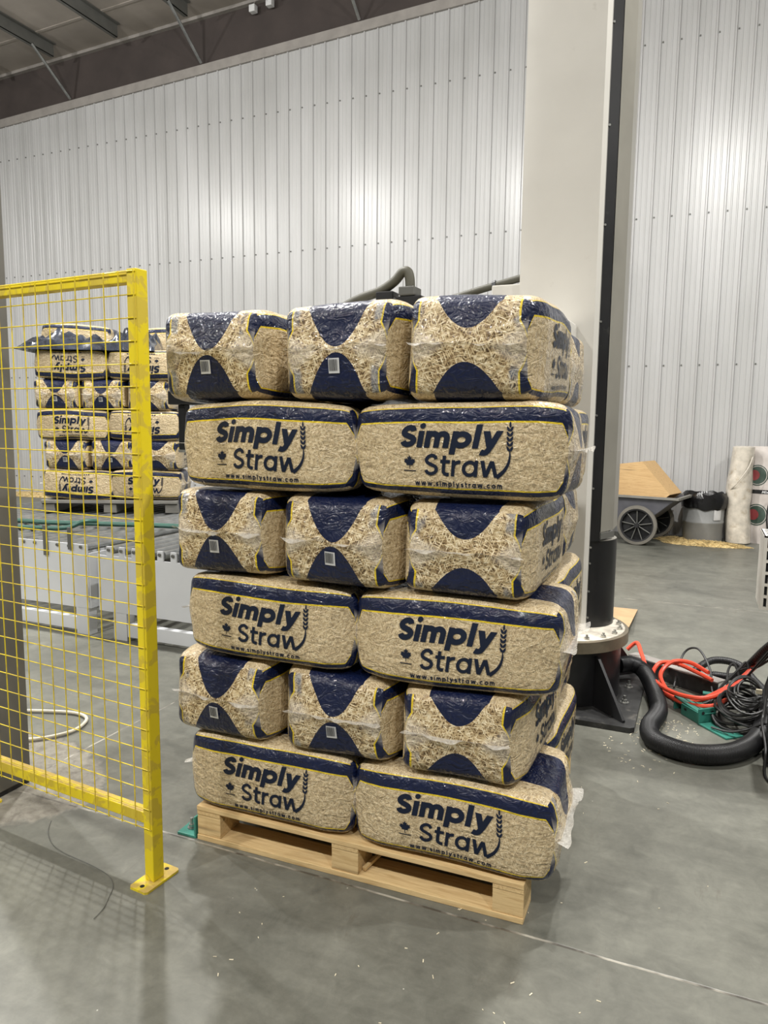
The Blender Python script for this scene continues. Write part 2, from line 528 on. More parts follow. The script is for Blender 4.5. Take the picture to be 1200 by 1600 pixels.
# sloped roof deck with purlins hung under it
cb = B()
cb.extrude([(z_ceil(XL), XL), (z_ceil(XL)+0.2, XL), (z_ceil(XR)+0.2, XR), (z_ceil(XR), XR)][::-1], 'y', YN, YW+0.2)
ceil = tag(cb.build('ceiling', M['ceiling']), kind='structure')
for i in range(-3, 11):
    px = -11.2+1.49*i
    if not XL < px < XR: continue
    zt = z_ceil(px)-0.005
    b = B()
    b.box(px-0.006, px+0.006, YN+0.1, 10.65, zt-0.21, zt)
    b.box(px-0.07, px+0.006, YN+0.1, 10.65, zt-0.21, zt-0.20)
    b.box(px-0.006, px+0.07, YN+0.1, 10.65, zt-0.012, zt)
    b.build('purlin', M['steel_grey'], ceil)
    if i % 2 == 0:
        zb = z_trim(px)+0.17
        B().tube([(px, 10.17, zt-0.19), (px-0.02, 11.02, zb)], 0.026, 6).build('brace', M['galv'], ceil)
# seam closure strip where roof meets wall
B().extrude([(z_ceil(XL)-0.05, XL), (z_ceil(XL), XL), (z_ceil(XR), XR), (z_ceil(XR)-0.05, XR)][::-1], 'y', YW-0.05, YW+0.03).build('eave_strip', M['trim'], ceil)
# roof sheet laps seen between the purlins
for yy in (10.2, 8.4, 6.6):
    B().extrude([(z_ceil(XL)-0.012, XL), (z_ceil(XL), XL), (z_ceil(XR), XR), (z_ceil(XR)-0.012, XR)][::-1], 'y', yy, yy+0.05).build('roof_lap', M['ceiling'], ceil)

# ribbed wall sheets, each 0.916 m wide with four tall ribs and low stiffeners between
def rib_profile(w=0.916):
    p = []
    for r in range(4):
        x0 = r*0.229
        for dx, h in ((0, 0), (0.008, 0.0), (0.016, 0.024), (0.034, 0.024), (0.042, 0.0), (0.088, 0), (0.094, 0.005), (0.106, 0.005), (0.112, 0), (0.160, 0), (0.166, 0.005), (0.178, 0.005), (0.184, 0)):
            p.append((x0+dx, h))
    p.append((w, 0))
    return p
prof = rib_profile()
nsheet = 0
xs = XL+0.02
while xs < XR-0.9:
    b = B()
    for (dx, h) in prof:
        b.v.append((xs+dx, YW-h, 0.0)); b.v.append((xs+dx, YW-h, z_trim(xs+dx)+0.02))
    for i in range(len(prof)-1):
        b.f.append((2*i, 2*i+2, 2*i+3, 2*i+1))
    # returned edges at both laps give the sheet its thickness
    n = len(b.v)
    b.v += [(xs, YW+0.03, 0), (xs, YW+0.03, z_trim(xs)), (xs+0.916, YW+0.03, 0), (xs+0.916, YW+0.03, z_trim(xs+0.916))]
    b.f += [(n, 0, 1, n+1), (2*len(prof)-2, n+2, n+3, 2*len(prof)-1)]
    b.build('wall_panel', M['wall'], wb)
    xs += 0.916; nsheet += 1
sb = B()
k = 0
for i in range(int((XR-XL-1)/0.229)):
    x = XL+0.02+0.229*i+0.060
    for z in (0.35, 2.365, 4.36, 6.6):
        sb.box(x-0.009, x+0.009, YW-0.012, YW+0.001, z-0.009, z+0.009)
tag(sb.build('panel_screws', M['steel_grey'], wb), kind='stuff')
tb = B()
tb.extrude([(z_trim(XL), XL), (z_trim(XL)+0.15, XL), (z_trim(XR)+0.15, XR), (z_trim(XR), XR)][::-1], 'y', YW-0.045, YW+0.03)
tag(tb.build('trim_1', M['trim'], wb), kind='structure')
# two small white sensor heads on the upper wall
for i, (x, z) in enumerate(((-7.17, 8.22), (-6.85, 8.25))):
    t = thing('wall_sensor', ('left' if i == 0 else 'right')+' one of the two small white sensor boxes high on the dark wall', 'sensor', (x, 11.0, z), 0, 'sensors on the upper wall')
    B().box(-0.055, 0.055, -0.05, 0.05, -0.055, 0.055).build('housing', M['label_white'], t, bevel=0.008)
    B().tube([(0, 0.0, 0.05), (0, 0.05, 0.13), (0, 0.1, 0.15)], 0.012, 6).build('bracket', M['trim'], t)

# ------------------------------------------------------------------ bag of straw
LH, WH, HH = 0.327, 0.208, 0.144          # half length, width, height
def sstep(a, b, x):
    t = max(0.0, min(1.0, (x-a)/(b-a))); return t*t*(3-2*t)

def bag_point(xr, yr, zr, prm):
    rad = 0.038
    r = Vector((xr*LH, yr*WH, zr*HH))
    q = Vector((max(-LH+rad, min(LH-rad, r.x)), max(-WH+rad, min(WH-rad, r.y)), max(-HH+rad, min(HH-rad, r.z))))
    d = r-q
    p = q+d.normalized()*rad if d.length > 1e-9 else r
    s = prm['seed']
    e = sstep(0.66, 1.0, abs(xr))
    p.y *= 1-prm['pinch']*e*(1-0.35*abs(zr))
    p.z *= 1-0.05*e
    we = sstep(0.80, 1.0, abs(xr))
    p.x += math.copysign(1, xr)*we*0.024*(1-abs(zr))**1.2*(1-0.4*yr*yr)
    # ears: the seam ends poke sideways a little
    p.y += yr*prm['bulge']*(1-xr*xr)*(1-zr*zr)
    p.z += zr*prm['crown']*(1-xr*xr)*(1-yr*yr)
    n = mnoise.noise_vector(Vector((p.x*3.1+s*7.3, p.y*3.1+s*3.7, p.z*3.1+s)))
    p += n*prm['lump']
    # end faces are softer and dented
    n2 = mnoise.noise(Vector((p.x*2+s, p.y*9+s*2.1, p.z*9-s)))
    p.x += math.copysign(1, xr)*we*n2*0.007
    p.z += prm['shear']*xr
    return p

def grid_vals(n): return [-1+2*i/n for i in range(n+1)]
NX, NY, NZ = 34, 22, 16
def bag_mesh(prm):
    idx = {}; verts = []; rest = []; faces = []
    gx, gy, gz = grid_vals(NX), grid_vals(NY), grid_vals(NZ)
    def vid(i, j, k):
        key = (i, j, k)
        if key not in idx:
            r = (gx[i], gy[j], gz[k])
            idx[key] = len(verts); rest.append(r); verts.append(tuple(bag_point(*r, prm)))
        return idx[key]
    for i in range(NX):
        for j in range(NY):
            faces.append((vid(i, j, NZ), vid(i+1, j, NZ), vid(i+1, j+1, NZ), vid(i, j+1, NZ)))
            faces.append((vid(i, j, 0), vid(i, j+1, 0), vid(i+1, j+1, 0), vid(i+1, j, 0)))
        for k in range(NZ):
            faces.append((vid(i, 0, k), vid(i+1, 0, k), vid(i+1, 0, k+1), vid(i, 0, k+1)))
            faces.append((vid(i, NY, k), vid(i, NY, k+1), vid(i+1, NY, k+1), vid(i+1, NY, k)))
    for j in range(NY):
        for k in range(NZ):
            faces.append((vid(NX, j, k), vid(NX, j+1, k), vid(NX, j+1, k+1), vid(NX, j, k+1)))
            faces.append((vid(0, j, k), vid(0, j, k+1), vid(0, j+1, k+1), vid(0, j+1, k)))
    me = bpy.data.meshes.new('wrapper')
    me.from_pydata(verts, [], faces); me.update()
    a = me.attributes.new('rest', 'FLOAT_VECTOR', 'POINT')
    a.data.foreach_set('vector', [c for r in rest for c in r])
    me.materials.append(M['bag'])
    me.polygons.foreach_set('use_smooth', [True]*len(me.polygons))
    return me

# flat artwork of the print, in metres on the long face (x right, z up)
def text_shape(body, width, x0, z0, bold=0.0, shear=0.0, height=None, spacing=1.0):
    cu = bpy.data.curves.new('artwork', 'FONT'); cu.body = body; cu.size = 1.0
    cu.offset = bold; cu.shear = shear; cu.resolution_u = 3; cu.space_character = spacing
    o = bpy.data.objects.new('artwork', cu); COL.objects.link(o)
    dg = bpy.context.evaluated_depsgraph_get()
    me = bpy.data.meshes.new_from_object(o.evaluated_get(dg))
    vs_ = [(v.co.x, v.co.y) for v in me.vertices]; fs = [tuple(p.vertices) for p in me.polygons]
    bpy.data.objects.remove(o, do_unlink=True); bpy.data.curves.remove(cu); bpy.data.meshes.remove(me)
    xa = min(v[0] for v in vs_); xb = max(v[0] for v in vs_)
    sx = width/(xb-xa)
    sy = sx if height is None else height/0.73
    return [((v[0]-xa)*sx+x0, v[1]*sy+z0) for v in vs_], fs

def wheat_shape():
    v, f = [], []
    def grain(cx, cz, ang, L, W):
        b = len(v); pts = []
        for k in range(10):
            t = 2*PI*k/10
            u, w = math.cos(t)*L/2, math.sin(t)*W/2*(1-0.35*math.cos(t))
            pts.append((cx+u*math.cos(ang)-w*math.sin(ang), cz+u*math.sin(ang)+w*math.cos(ang)))
        v.extend(pts); f.append(tuple(range(b, b+10)))
    for i in range(5):
        z = 0.002+i*0.0145
        grain(0.1605, z+0.004, math.radians(118), 0.0165, 0.0072)
        grain(0.1705, z+0.004, math.radians(62), 0.0165, 0.0072)
    grain(0.1660, 0.0765, math.radians(90), 0.018, 0.006)
    # curved stem that sweeps into the last letter
    pts = [(0.1655, 0.0), (0.1660, -0.018), (0.1605, -0.040), (0.1480, -0.060), (0.1270, -0.0785)]
    b = len(v); n = 16
    C = curve_pts([(p[0], p[1], 0) for p in pts], 5)
    for i, p in enumerate(C):
        t = i/(len(C)-1); w = 0.0010+0.0052*t**0.8
        d = (C[min(i+1, len(C)-1)]-C[max(i-1, 0)]).normalized()
        v.append((p.x-d.y*w, p.y+d.x*w)); v.append((p.x+d.y*w, p.y-d.x*w))
    for i in range(len(C)-1):
        f.append((b+2*i, b+2*i+2, b+2*i+3, b+2*i+1))
    return v, f

def leaf_shape(cx, cz, s):
    h = [(0, 1.0), (0.16, 0.70), (0.34, 0.78), (0.24, 0.32), (0.46, 0.55), (0.54, 0.42), (0.84, 0.47), (0.73, 0.22), (0.88, 0.10), (0.45, -0.28), (0.52, -0.46), (0.06, -0.40), (0.045, -0.95), (0, -0.95)]
    v = [(cx, cz)]
    ring = h+[(-x, z) for x, z in h[-2:0:-1]]
    v += [(cx+x*s, cz+z*s) for x, z in ring]
    n = len(ring)
    f = [(0, 1+(i+1) % n, 1+i) for i in range(n)]
    b = len(v)
    v += [(cx-s*0.95, cz-s*1.28), (cx+s*0.95, cz-s*1.28), (cx+s*0.95, cz-s*1.15), (cx-s*0.95, cz-s*1.15)]
    f.append((b, b+1, b+2, b+3))
    return v, f

# geometric sans lettering drawn from strokes of constant weight (cap height 1)
def ell(cx, cz, rx, rz, a0, a1, n=18):
    return [(cx+rx*math.cos(math.radians(a0+(a1-a0)*i/n)), cz+rz*math.sin(math.radians(a0+(a1-a0)*i/n))) for i in range(n+1)]
def spl(pts, sub=5):
    return [(p.x, p.y) for p in curve_pts([(x, z, 0) for x, z in pts], sub)]
def glyph(ch, t):
    """returns (centre lines, slanted bars, dots, width)"""
    X = 0.735; h = t/2
    if ch == 'l': return [[(h, 0), (h, 1.02)]], [], [], t
    if ch == 'i': return [[(h, 0), (h, X)]], [], [(h, 0.955, t*0.50)], t
    if ch == 'm':
        st = t*0.40+0.30; r = st/2; zc = X-h-r
        return ([[(h, 0), (h, X)], ell(h+r, zc, r, r, 180, 0)+[(h+st, 0)], ell(h+st+r, zc, r, r, 180, 0)+[(h+2*st, 0)]], [], [], 2*st+t)
    if ch == 'p':
        rx = 0.235+t*0.22
        return [[(h, -0.27), (h, X)], ell(h+rx, X/2, rx, (X-t)/2, 0, 360, 28)], [], [], 2*rx+t
    if ch == 'a':
        rx = 0.235+t*0.22
        return [[(h+2*rx, 0), (h+2*rx, X)], ell(h+rx, X/2, rx, (X-t)/2, 0, 360, 28)], [], [], 2*rx+t
    if ch == 'o':
        rx = 0.25+t*0.2
        return [ell(h+rx, X/2, rx, (X-t)/2, 0, 360, 28)], [], [], 2*rx+t
    if ch == 'c':
        rx = 0.25+t*0.2
        return [ell(h+rx, X/2, rx, (X-t)/2, 48, 312, 24)], [], [], 2*rx+t*0.6
    if ch == 'y':
        W = 0.56+t*0.9; tw = t*1.10
        return [spl([(W*0.52, 0.10), (W*0.44, -0.07), (W*0.34, -0.165), (W*0.20, -0.185), (W*0.06, -0.155)])], [((tw/2, X), (W*0.50, 0.02), tw), ((W-tw/2, X), (W*0.49, 0.0), tw)], [], W
    if ch == 'w':
        W = 0.86+t*0.9; tw = t*1.10
        return [], [((tw/2, X), (W*0.27, 0.0), tw), ((W*0.50, X*0.98), (W*0.27, 0.0), tw), ((W*0.50, X*0.98), (W*0.73, 0.0), tw), ((W-tw/2, X), (W*0.73, 0.0), tw)], [], W
    if ch == 'v':      # the logo's last letter: its fourth stroke is the wheat stalk
        W = 0.86+t*0.9; tw = t*1.10
        return [], [((tw/2, X), (W*0.27, 0.0), tw), ((W*0.50, X*0.98), (W*0.27, 0.0), tw), ((W*0.50, X*0.98), (W*0.73, 0.0), tw)], [], W*0.78
    if ch == 't':
        return [[(0.17, 0.93)]+ell(0.17+0.17, h+0.17, 0.17, 0.17, 180, 275, 8)+[(0.43, h)], [(0.0, X-h), (0.44, X-h)]], [], [], 0.44
    if ch == 'r':
        return [[(h, 0), (h, X)], ell(h+0.27, X-h-0.24, 0.27, 0.24, 180, 82, 10)], [], [], 0.27+h+t*0.2
    if ch in 'Ss':
        W = 0.58+t*0.35 if ch == 'S' else 0.46+t*0.3
        H = 1.0 if ch == 'S' else X
        q = [(0.93*W-h*0.4, 0.80), (0.78*W, 0.93), (0.52*W, 1.0), (0.22*W, 0.93), (0.04*W, 0.76), (0.16*W, 0.60), (0.50*W, 0.50), (0.86*W, 0.39), (0.98*W, 0.22), (0.80*W, 0.06), (0.48*W, 0.0), (0.20*W, 0.06), (0.02*W+h*0.3, 0.19)]
        return [spl([(h*0.7+x*(W-t*0.7)/W, h+z*(H-t)) for x, z in q], 4)], [], [], W
    return [], [], [(h, h, t*0.6)], t     # full stop
def stroke_word(word, t, gap, shear, x0, x1, z0, cap):
    v, f = [], []; pen = 0.0
    def strip(pts, closed=False):
        # refine, then sweep a band of width t along the line
        P_ = [pts[0]]
        for a, b_ in zip(pts[:-1], pts[1:]):
            n = max(1, int(math.hypot(b_[0]-a[0], b_[1]-a[1])/0.2))
            P_ += [(a[0]+(b_[0]-a[0])*i/n, a[1]+(b_[1]-a[1])*i/n) for i in range(1, n+1)]
        b0 = len(v); loop = math.hypot(P_[0][0]-P_[-1][0], P_[0][1]-P_[-1][1]) < 1e-6
        for i, p in enumerate(P_):
            q0 = P_[i-1] if i else (P_[-2] if loop else p); q1 = P_[i+1] if i < len(P_)-1 else (P_[1] if loop else p)
            dx, dz = q1[0]-q0[0], q1[1]-q0[1]; L_ = math.hypot(dx, dz) or 1
            v.append((pen+p[0]-dz/L_*t/2, p[1]+dx/L_*t/2)); v.append((pen+p[0]+dz/L_*t/2, p[1]-dx/L_*t/2))
        for i in range(len(P_)-1): f.append((b0+2*i, b0+2*i+1, b0+2*i+3, b0+2*i+2))
    for ch in word:
        lines, bars, dots, w = glyph(ch, t)
        for l in lines: strip(l)
        for (xa, za), (xb, zb), tw in bars:
            b0 = len(v); n = 5
            for i in range(n+1):
                k = i/n; x, z = xa+(xb-xa)*k, za+(zb-za)*k
                v.append((pen+x-tw/2, z)); v.append((pen+x+tw/2, z))
            for i in range(n): f.append((b0+2*i, b0+2*i+2, b0+2*i+3, b0+2*i+1))
        for cx, cz, r in dots:
            b0 = len(v); n = 14
            v.extend([(pen+cx+r*math.cos(2*PI*i/n), cz+r*math.sin(2*PI*i/n)) for i in range(n)]); f.append(tuple(range(b0, b0+n)))
        pen += w+gap
    v = [(x+shear*z, z) for x, z in v]
    xa, xb = min(p[0] for p in v), max(p[0] for p in v); k = (x1-x0)/(xb-xa)
    return [(x0+(x-xa)*k, z0+z*cap) for x, z in v], f

ART = {}
def shift(sh, dx): return [(x+dx, z) for x, z in sh[0]], sh[1]
def joined(*shs):
    v, f = [], []
    for a, b_ in shs:
        n = len(v); v += a; f += [tuple(n+i for i in q) for q in b_]
    return v, f
ART['lettering'] = joined(stroke_word('Simply', 0.245, 0.075, 0.20, -0.170, 0.148, 0.007, 0.070),
                          stroke_word('Strav', 0.155, 0.085, 0.10, -0.094, 0.1315, -0.0785, 0.067))
ART['web_address'] = stroke_word('www.simplystraw.com', 0.20, 0.30, 0.0, -0.126, 0.144, -0.1105, 0.0165)
ART['wheat_emblem'] = wheat_shape()
ART['leaf_emblem'] = leaf_shape(-0.142, -0.040, 0.0215)

def print_mesh(name, prm):
    v2, f2 = ART[name]
    vv = []
    for x, z in v2:
        p = bag_point(x/LH, -1.0, z/HH, prm)
        vv.append((p.x, p.y-0.0022, p.z))
    me = bpy.data.meshes.new(name)
    me.from_pydata(vv, [], f2); me.update(); me.materials.append(M['print'])
    # face the print outwards
    for p in me.polygons:
        if p.normal.y > 0: p.flip()
    me.update()
    return me

def barcode_meshes(prm):
    def pt(yr, zr, off):
        p = bag_point(1.0, yr, zr, prm); return (p.x+off, p.y, p.z)
    y0, y1, z0, z1 = -0.13, 0.07, -0.48, -0.16
    b = B(); n = 6
    for i in range(n+1):
        for j in range(n+1): b.v.append(pt(y0+(y1-y0)*i/n, z0+(z1-z0)*j/n, 0.003))
    for i in range(n):
        for j in range(n):
            q = i*(n+1)+j; b.f.append((q, q+n+1, q+n+2, q+1))
    lab = b.mesh('barcode_label', M['label_white'])
    rng = random.Random(5); b = B(); t = 0.08
    while t < 0.86:
        w = rng.choice((0.03, 0.045, 0.06))
        for k in range(5):
            s = len(b.v); za, zb = z0+(z1-z0)*(0.16+0.76*k/5), z0+(z1-z0)*(0.16+0.76*(k+1)/5)
            ya, yb = y0+(y1-y0)*t, y0+(y1-y0)*(t+w)
            b.v += [pt(ya, za, 0.0045), pt(yb, za, 0.0045), pt(yb, zb, 0.0045), pt(ya, zb, 0.0045)]; b.f.append((s, s+1, s+2, s+3))
        t += w+rng.choice((0.045, 0.06))
    return lab, b.mesh('bars', M['ink_black'])

def flap_mesh(prm, sgn, depth):
    """welded fin of clear film across one end"""
    b = B(); n = 26; s = prm['seed']; rows = 5
    for i in range(n+1):
        yr = -1.0+2.0*i/n
        p = bag_point(float(sgn), yr*0.94, 0.04, prm)
        ext = depth*(0.6+0.4*abs(yr)**2)*(0.9+0.25*mnoise.noise(Vector((yr*3, s*2.3, 1.7))))
        droop = mnoise.noise(Vector((yr*2.2, s*1.3, 5.1)))*0.022
        for k in range(rows+1):
            t = k/rows
            y = p.y*(1+0.10*t*abs(yr))
            b.v.append((p.x-sgn*0.004+sgn*ext*t, y, p.z+0.001+droop*t*t+0.003*math.sin(yr*17+s+t*2)*t))
    for i in range(n):
        for k in range(rows):
            q = i*(rows+1)+k; b.f.append((q, q+rows+1, q+rows+2, q+1))
    me = b.mesh('seam_flap', M['film'], False)
    me.polygons.foreach_set('use_smooth', [True]*len(me.polygons))
    return me

VAR = {}
def variant(seed, pinch=0.12, bulge=0.010, crown=0.003, lump=0.012, shear=0.0):
    key = (seed, pinch, bulge, crown, lump, shear)
    if key not in VAR:
        prm = dict(seed=seed, pinch=pinch, bulge=bulge, crown=crown, lump=lump, shear=shear)
        VAR[key] = dict(wrapper=bag_mesh(prm), prm=prm)
    return VAR[key]

def place_bag(v, loc, rz, label, group, flip=False, flaps=(0.035, 0.035), prints=True, barcode=True, tilt=(0, 0), zs=1.0):
    """loc is the middle of the underside"""
    t = thing('straw_bag', label, 'bag', loc, 0, group)
    zc = HH*zs
    R = Euler((0, 0, rz)).to_matrix().to_4x4() @ Euler((tilt[0], tilt[1], 0)).to_matrix().to_4x4()
    if flip: R = R @ Euler((0, PI, 0)).to_matrix().to_4x4()
    mt = Matrix.Translation((0, 0, zc)) @ R @ Matrix.Diagonal((1, 1, zs, 1))
    def part(name, me):
        o = link(name, me, t); o.matrix_local = mt; return o
    part('wrapper', v['wrapper'])
    prm = v['prm']
    if prints:
        for nm in ART:
            if nm not in v: v[nm] = print_mesh(nm, prm)
            part(nm, v[nm])
    for i, sgn in enumerate((1, -1)):
        if flaps[i]:
            kk = 'flap%d%.3f' % (sgn, flaps[i])
            if kk not in v: v[kk] = flap_mesh(prm, sgn, flaps[i])
            part('seam_flap', v[kk])
    if barcode:
        if 'bar' not in v: v['bar'] = barcode_meshes(prm)
        l = part('barcode_label', v['bar'][0])
        o = link('bars', v['bar'][1], l)
    return t

# ------------------------------------------------------------------ the pallet
PYAW = math.radians(1.36)
pal = thing('wooden_pallet', 'pale wooden block pallet on the floor under the large bag stack', 'pallet', (-1.651, 2.097, 0), PYAW)
PW, PD = 1.22, 1.03
def plank(x0, x1, y0, y1, z0, z1, mat, name='plank'):
    return B().box(x0, x1, y0, y1, z0, z1).build(name, mat, pal, bevel=0.002)
for y0, y1 in ((0.0, 0.13), (0.45, 0.58), (PD-0.13, PD)):
    plank(0, PW, y0, y1, 0.0, 0.02, M['pine'])
for y0, y1 in ((0.0, 0.13), (0.45, 0.58), (PD-0.13, PD)):
    for x0, x1 in ((0.0, 0.10), (0.555, 0.655), (PW-0.10, PW)):
        plank(x0, x1, y0+0.004, y1, 0.0205, 0.0985, M['pine'], 'block')
for x0, x1 in ((0.0, 0.10), (0.555, 0.655), (PW-0.10, PW)):
    plank(x0, x1, 0.002, PD, 0.099, 0.115, M['pine_y'])
for i in range(7):
    y0 = i*(PD-0.10)/6
    plank(0, PW, y0, y0+0.10, 0.1155, 0.1335, M['pine'], 'deck_board')
# loose diagonal lath caught in the opening
B().tube([(0.665, 0.03, 0.03), (0.80, 0.42, 0.112)], 0.008, 4).build('lath', M['pine_y'], pal)

# ------------------------------------------------------------------ the large stack, six layers
PM = Matrix.Translation((-1.651, 2.097, 0)) @ Matrix.Rotation(PYAW, 4, 'Z')
def P(u, v, z): return tuple(PM @ Vector((u, v, z)))
ZB = [0.136, 0.428, 0.724, 1.022, 1.326, 1.624]
LAYER = ['bottom', 'second', 'third', 'fourth', 'fifth', 'top']
lay = lambda i: LAYER[i]+' layer'
rng = random.Random(11)
seed = 1.0
G1 = 'bags in the large stack on the pallet'
for i, zb in enumerate(ZB):
    crown = 0.014 if i == 5 else 0.003
    if i % 2 == 0:
        for s, (u, nm) in enumerate(((0.297, 'left'), (0.966, 'right'))):
            seed += 1
            v = variant(seed, pinch=0.10, bulge=0.012, crown=crown)
            place_bag(v, P(u+rng.uniform(-.004, .004), 0.205+rng.uniform(-.008, .008), zb), PYAW+math.radians(rng.uniform(-0.8, 0.8)),
                      'lettered straw bag, front %s of the %s of the large stack' % (nm, lay(i)), G1,
                      flaps=(0.045 if s else 0.03, 0.03), barcode=False)
        for u, nm in ((0.02, 'left'), (1.112, 'right')):
            seed += 1
            v = variant(seed)
            place_bag(v, P(u+(0.09 if nm == 'left' else -0.09), 0.765, zb-0.002), PYAW+(PI/2 if nm == 'right' else -PI/2),
                      'straw bag at the back %s of the %s of the large stack' % (nm, lay(i)), G1, flaps=(0.03, 0))
    else:
        us = {1: (0.115, 0.565, 1.000), 3: (0.118, 0.575, 1.000), 5: (0.085, 0.566, 1.005)}[i]
        for s, u in enumerate(us):
            seed += 1
            last = s == 2
            v = variant(seed, pinch=0.14, bulge=0.012, crown=crown, lump=0.014)
            a = rng.uniform(-1.2, 1.2)
            if i == 5: a = (1.5, 0.5, -1.0)[s]
            place_bag(v, P(u, 0.325+(0.0, 0.0, 0.0)[s]+rng.uniform(-.01, .005), zb), PYAW+(PI/2 if last else -PI/2)+math.radians(a),
                      'straw bag, %send forward, %s of three in the large stack\'s %s' % ('' if last else 'barcoded ', ('left', 'middle', 'right')[s], lay(i)), G1,
                      flaps=(0.028, 0.028), barcode=not last, zs=1.06 if i == 5 else 1.0)
        for u, nm in ((0.215, 'left'), (0.865, 'right')):
            seed += 1
            v = variant(seed)
            place_bag(v, P(u, 0.875, zb-0.001), PYAW+PI, 'straw bag lying crosswise at the back %s of the large stack\'s %s' % (nm, lay(i)), G1, flaps=(0, 0.03) if nm == 'left' else (0.03, 0), barcode=False)

# ------------------------------------------------------------------ smaller stack on the conveyor in the background
A2 = math.radians(25)
PM2 = Matrix.Translation((-5.15, 5.35, 0)) @ Matrix.Rotation(A2, 4, 'Z')
def P2(u, v, z): return tuple(PM2 @ Vector((u, v, z)))
G2 = 'bags in the background stack on the conveyor'
pool = [variant(40+i, pinch=0.10, bulge=0.014, crown=0.008, lump=0.016) for i in range(5)]
ZB2 = [0.790+0.282*i for i in range(6)]
specs2 = {0: [('L', -0.30, True, (0, 0.03)), ('R', 0.345, False, (0, 0))],
          2: [('L', -0.325, False, (0, 0)), ('R', 0.335, True, (0, 0))],
          4: [('L', -0.33, True, (0, 0.0)), ('R', 0.345, True, (0, 0))]}
kk = 0
for i in range(5):
    if i % 2 == 0:
        for nm, u, fl, tl in specs2[i]:
            place_bag(pool[kk % 5], P2(u, 0.205, ZB2[i]), A2, 'straw bag lettered %s, %s in the %s of the background stack' % ('upside down' if fl else 'upright', 'left' if nm == 'L' else 'right', LAYER[i]+' layer'), G2,
                      flip=fl, flaps=(0.03, 0.03), barcode=False, tilt=tl, zs=0.97)
            kk += 1
    else:
        for s, u in enumerate((-0.425, 0.0, 0.425)):
            place_bag(pool[kk % 5], P2(u+(0.03 if i == 1 else -0.04), 0.325, ZB2[i]), A2-PI/2 if s < 2 else A2+PI/2, 'straw bag end forward, %s of three in the %s layer of the background stack' % (('left', 'middle', 'right')[s], LAYER[i]), G2,
                      flaps=(0.02, 0.02), barcode=(s < 2), zs=0.97)
            kk += 1
place_bag(pool[1], P2(-0.42, 0.62, ZB2[5]+0.02), A2, 'straw bag lying on its printless face, left on top of the background stack', G2, prints=False, barcode=False, tilt=(0.0, 0.04), zs=0.85)
place_bag(pool[3], P2(0.52, 0.75, ZB2[5]), A2+0.08, 'straw bag lying half hidden, right on top of the background stack', G2, prints=False, barcode=False, zs=0.9)
# slack dark film bunched up on top of that stack
def film_heap(name, label, u0, u1, v0, v1, z0, amp, seed):
    t = thing(name, label, 'film', P2((u0+u1)/2, (v0+v1)/2, z0), A2)
    b = B(); n = 30; m = 16
    for side in (1, 0):
        for i in range(n+1):
            for j in range(m+1):
                a, c = i/n, j/m
                edge = (math.sin(PI*a)*math.sin(PI*c))**0.4 if 0 < a < 1 and 0 < c < 1 else 0
                h = edge*amp*(0.55+0.9*abs(mnoise.noise(Vector((a*4+seed, c*3, seed))))+0.5*abs(mnoise.noise(Vector((a*11+seed, c*7, seed*2)))))
                b.v.append(((a-0.5)*(u1-u0), (c-0.5)*(v1-v0), (h+0.004) if side else max(0.0, h-0.004)))
    N = (n+1)*(m+1)
    for i in range(n):
        for j in range(m):
            q = i*(m+1)+j
            b.f.append((q, q+m+1, q+m+2, q+1)); b.f.append((N+q, N+q+1, N+q+m+2, N+q+m+1))
    for i in range(n):
        for j in (0, m):
            q = i*(m+1)+j; b.f.append((q, q+m+1, N+q+m+1, N+q))
    for j in range(m):
        for i in (0, n):
            q = i*(m+1)+j; b.f.append((q, q+1, N+q+1, N+q))
    b.build('crumpled_sheet', M['dark_film'], t, smooth=True)
    return t
film_heap('plastic_film', 'crumpled dark film sagging over the left bag near the top of the background stack', -0.80, 0.02, -0.06, 0.42, ZB2[4]+0.262, 0.17, 3.0)
film_heap('plastic_film', 'bunched dark glossy film heaped at the top middle of the background stack', -0.02, 0.46, -0.02, 0.50, ZB2[4]+0.262, 0.24, 8.0)
# slip sheet and pallet beneath
t = thing('grey_pallet', 'grey flat pallet on the rollers under the background stack', 'pallet', P2(0, 0.5, 0.665), A2)
B().box(-0.64, 0.64, -0.52, 0.52, 0.09, 0.12).build('deck', M['grey_sheet'], t, bevel=0.003)
for x in (-0.58, 0, 0.58):
    B().box(x-0.06, x+0.06, -0.5, 0.5, 0.0, 0.089).build('runner', M['grey_sheet'], t, bevel=0.003)

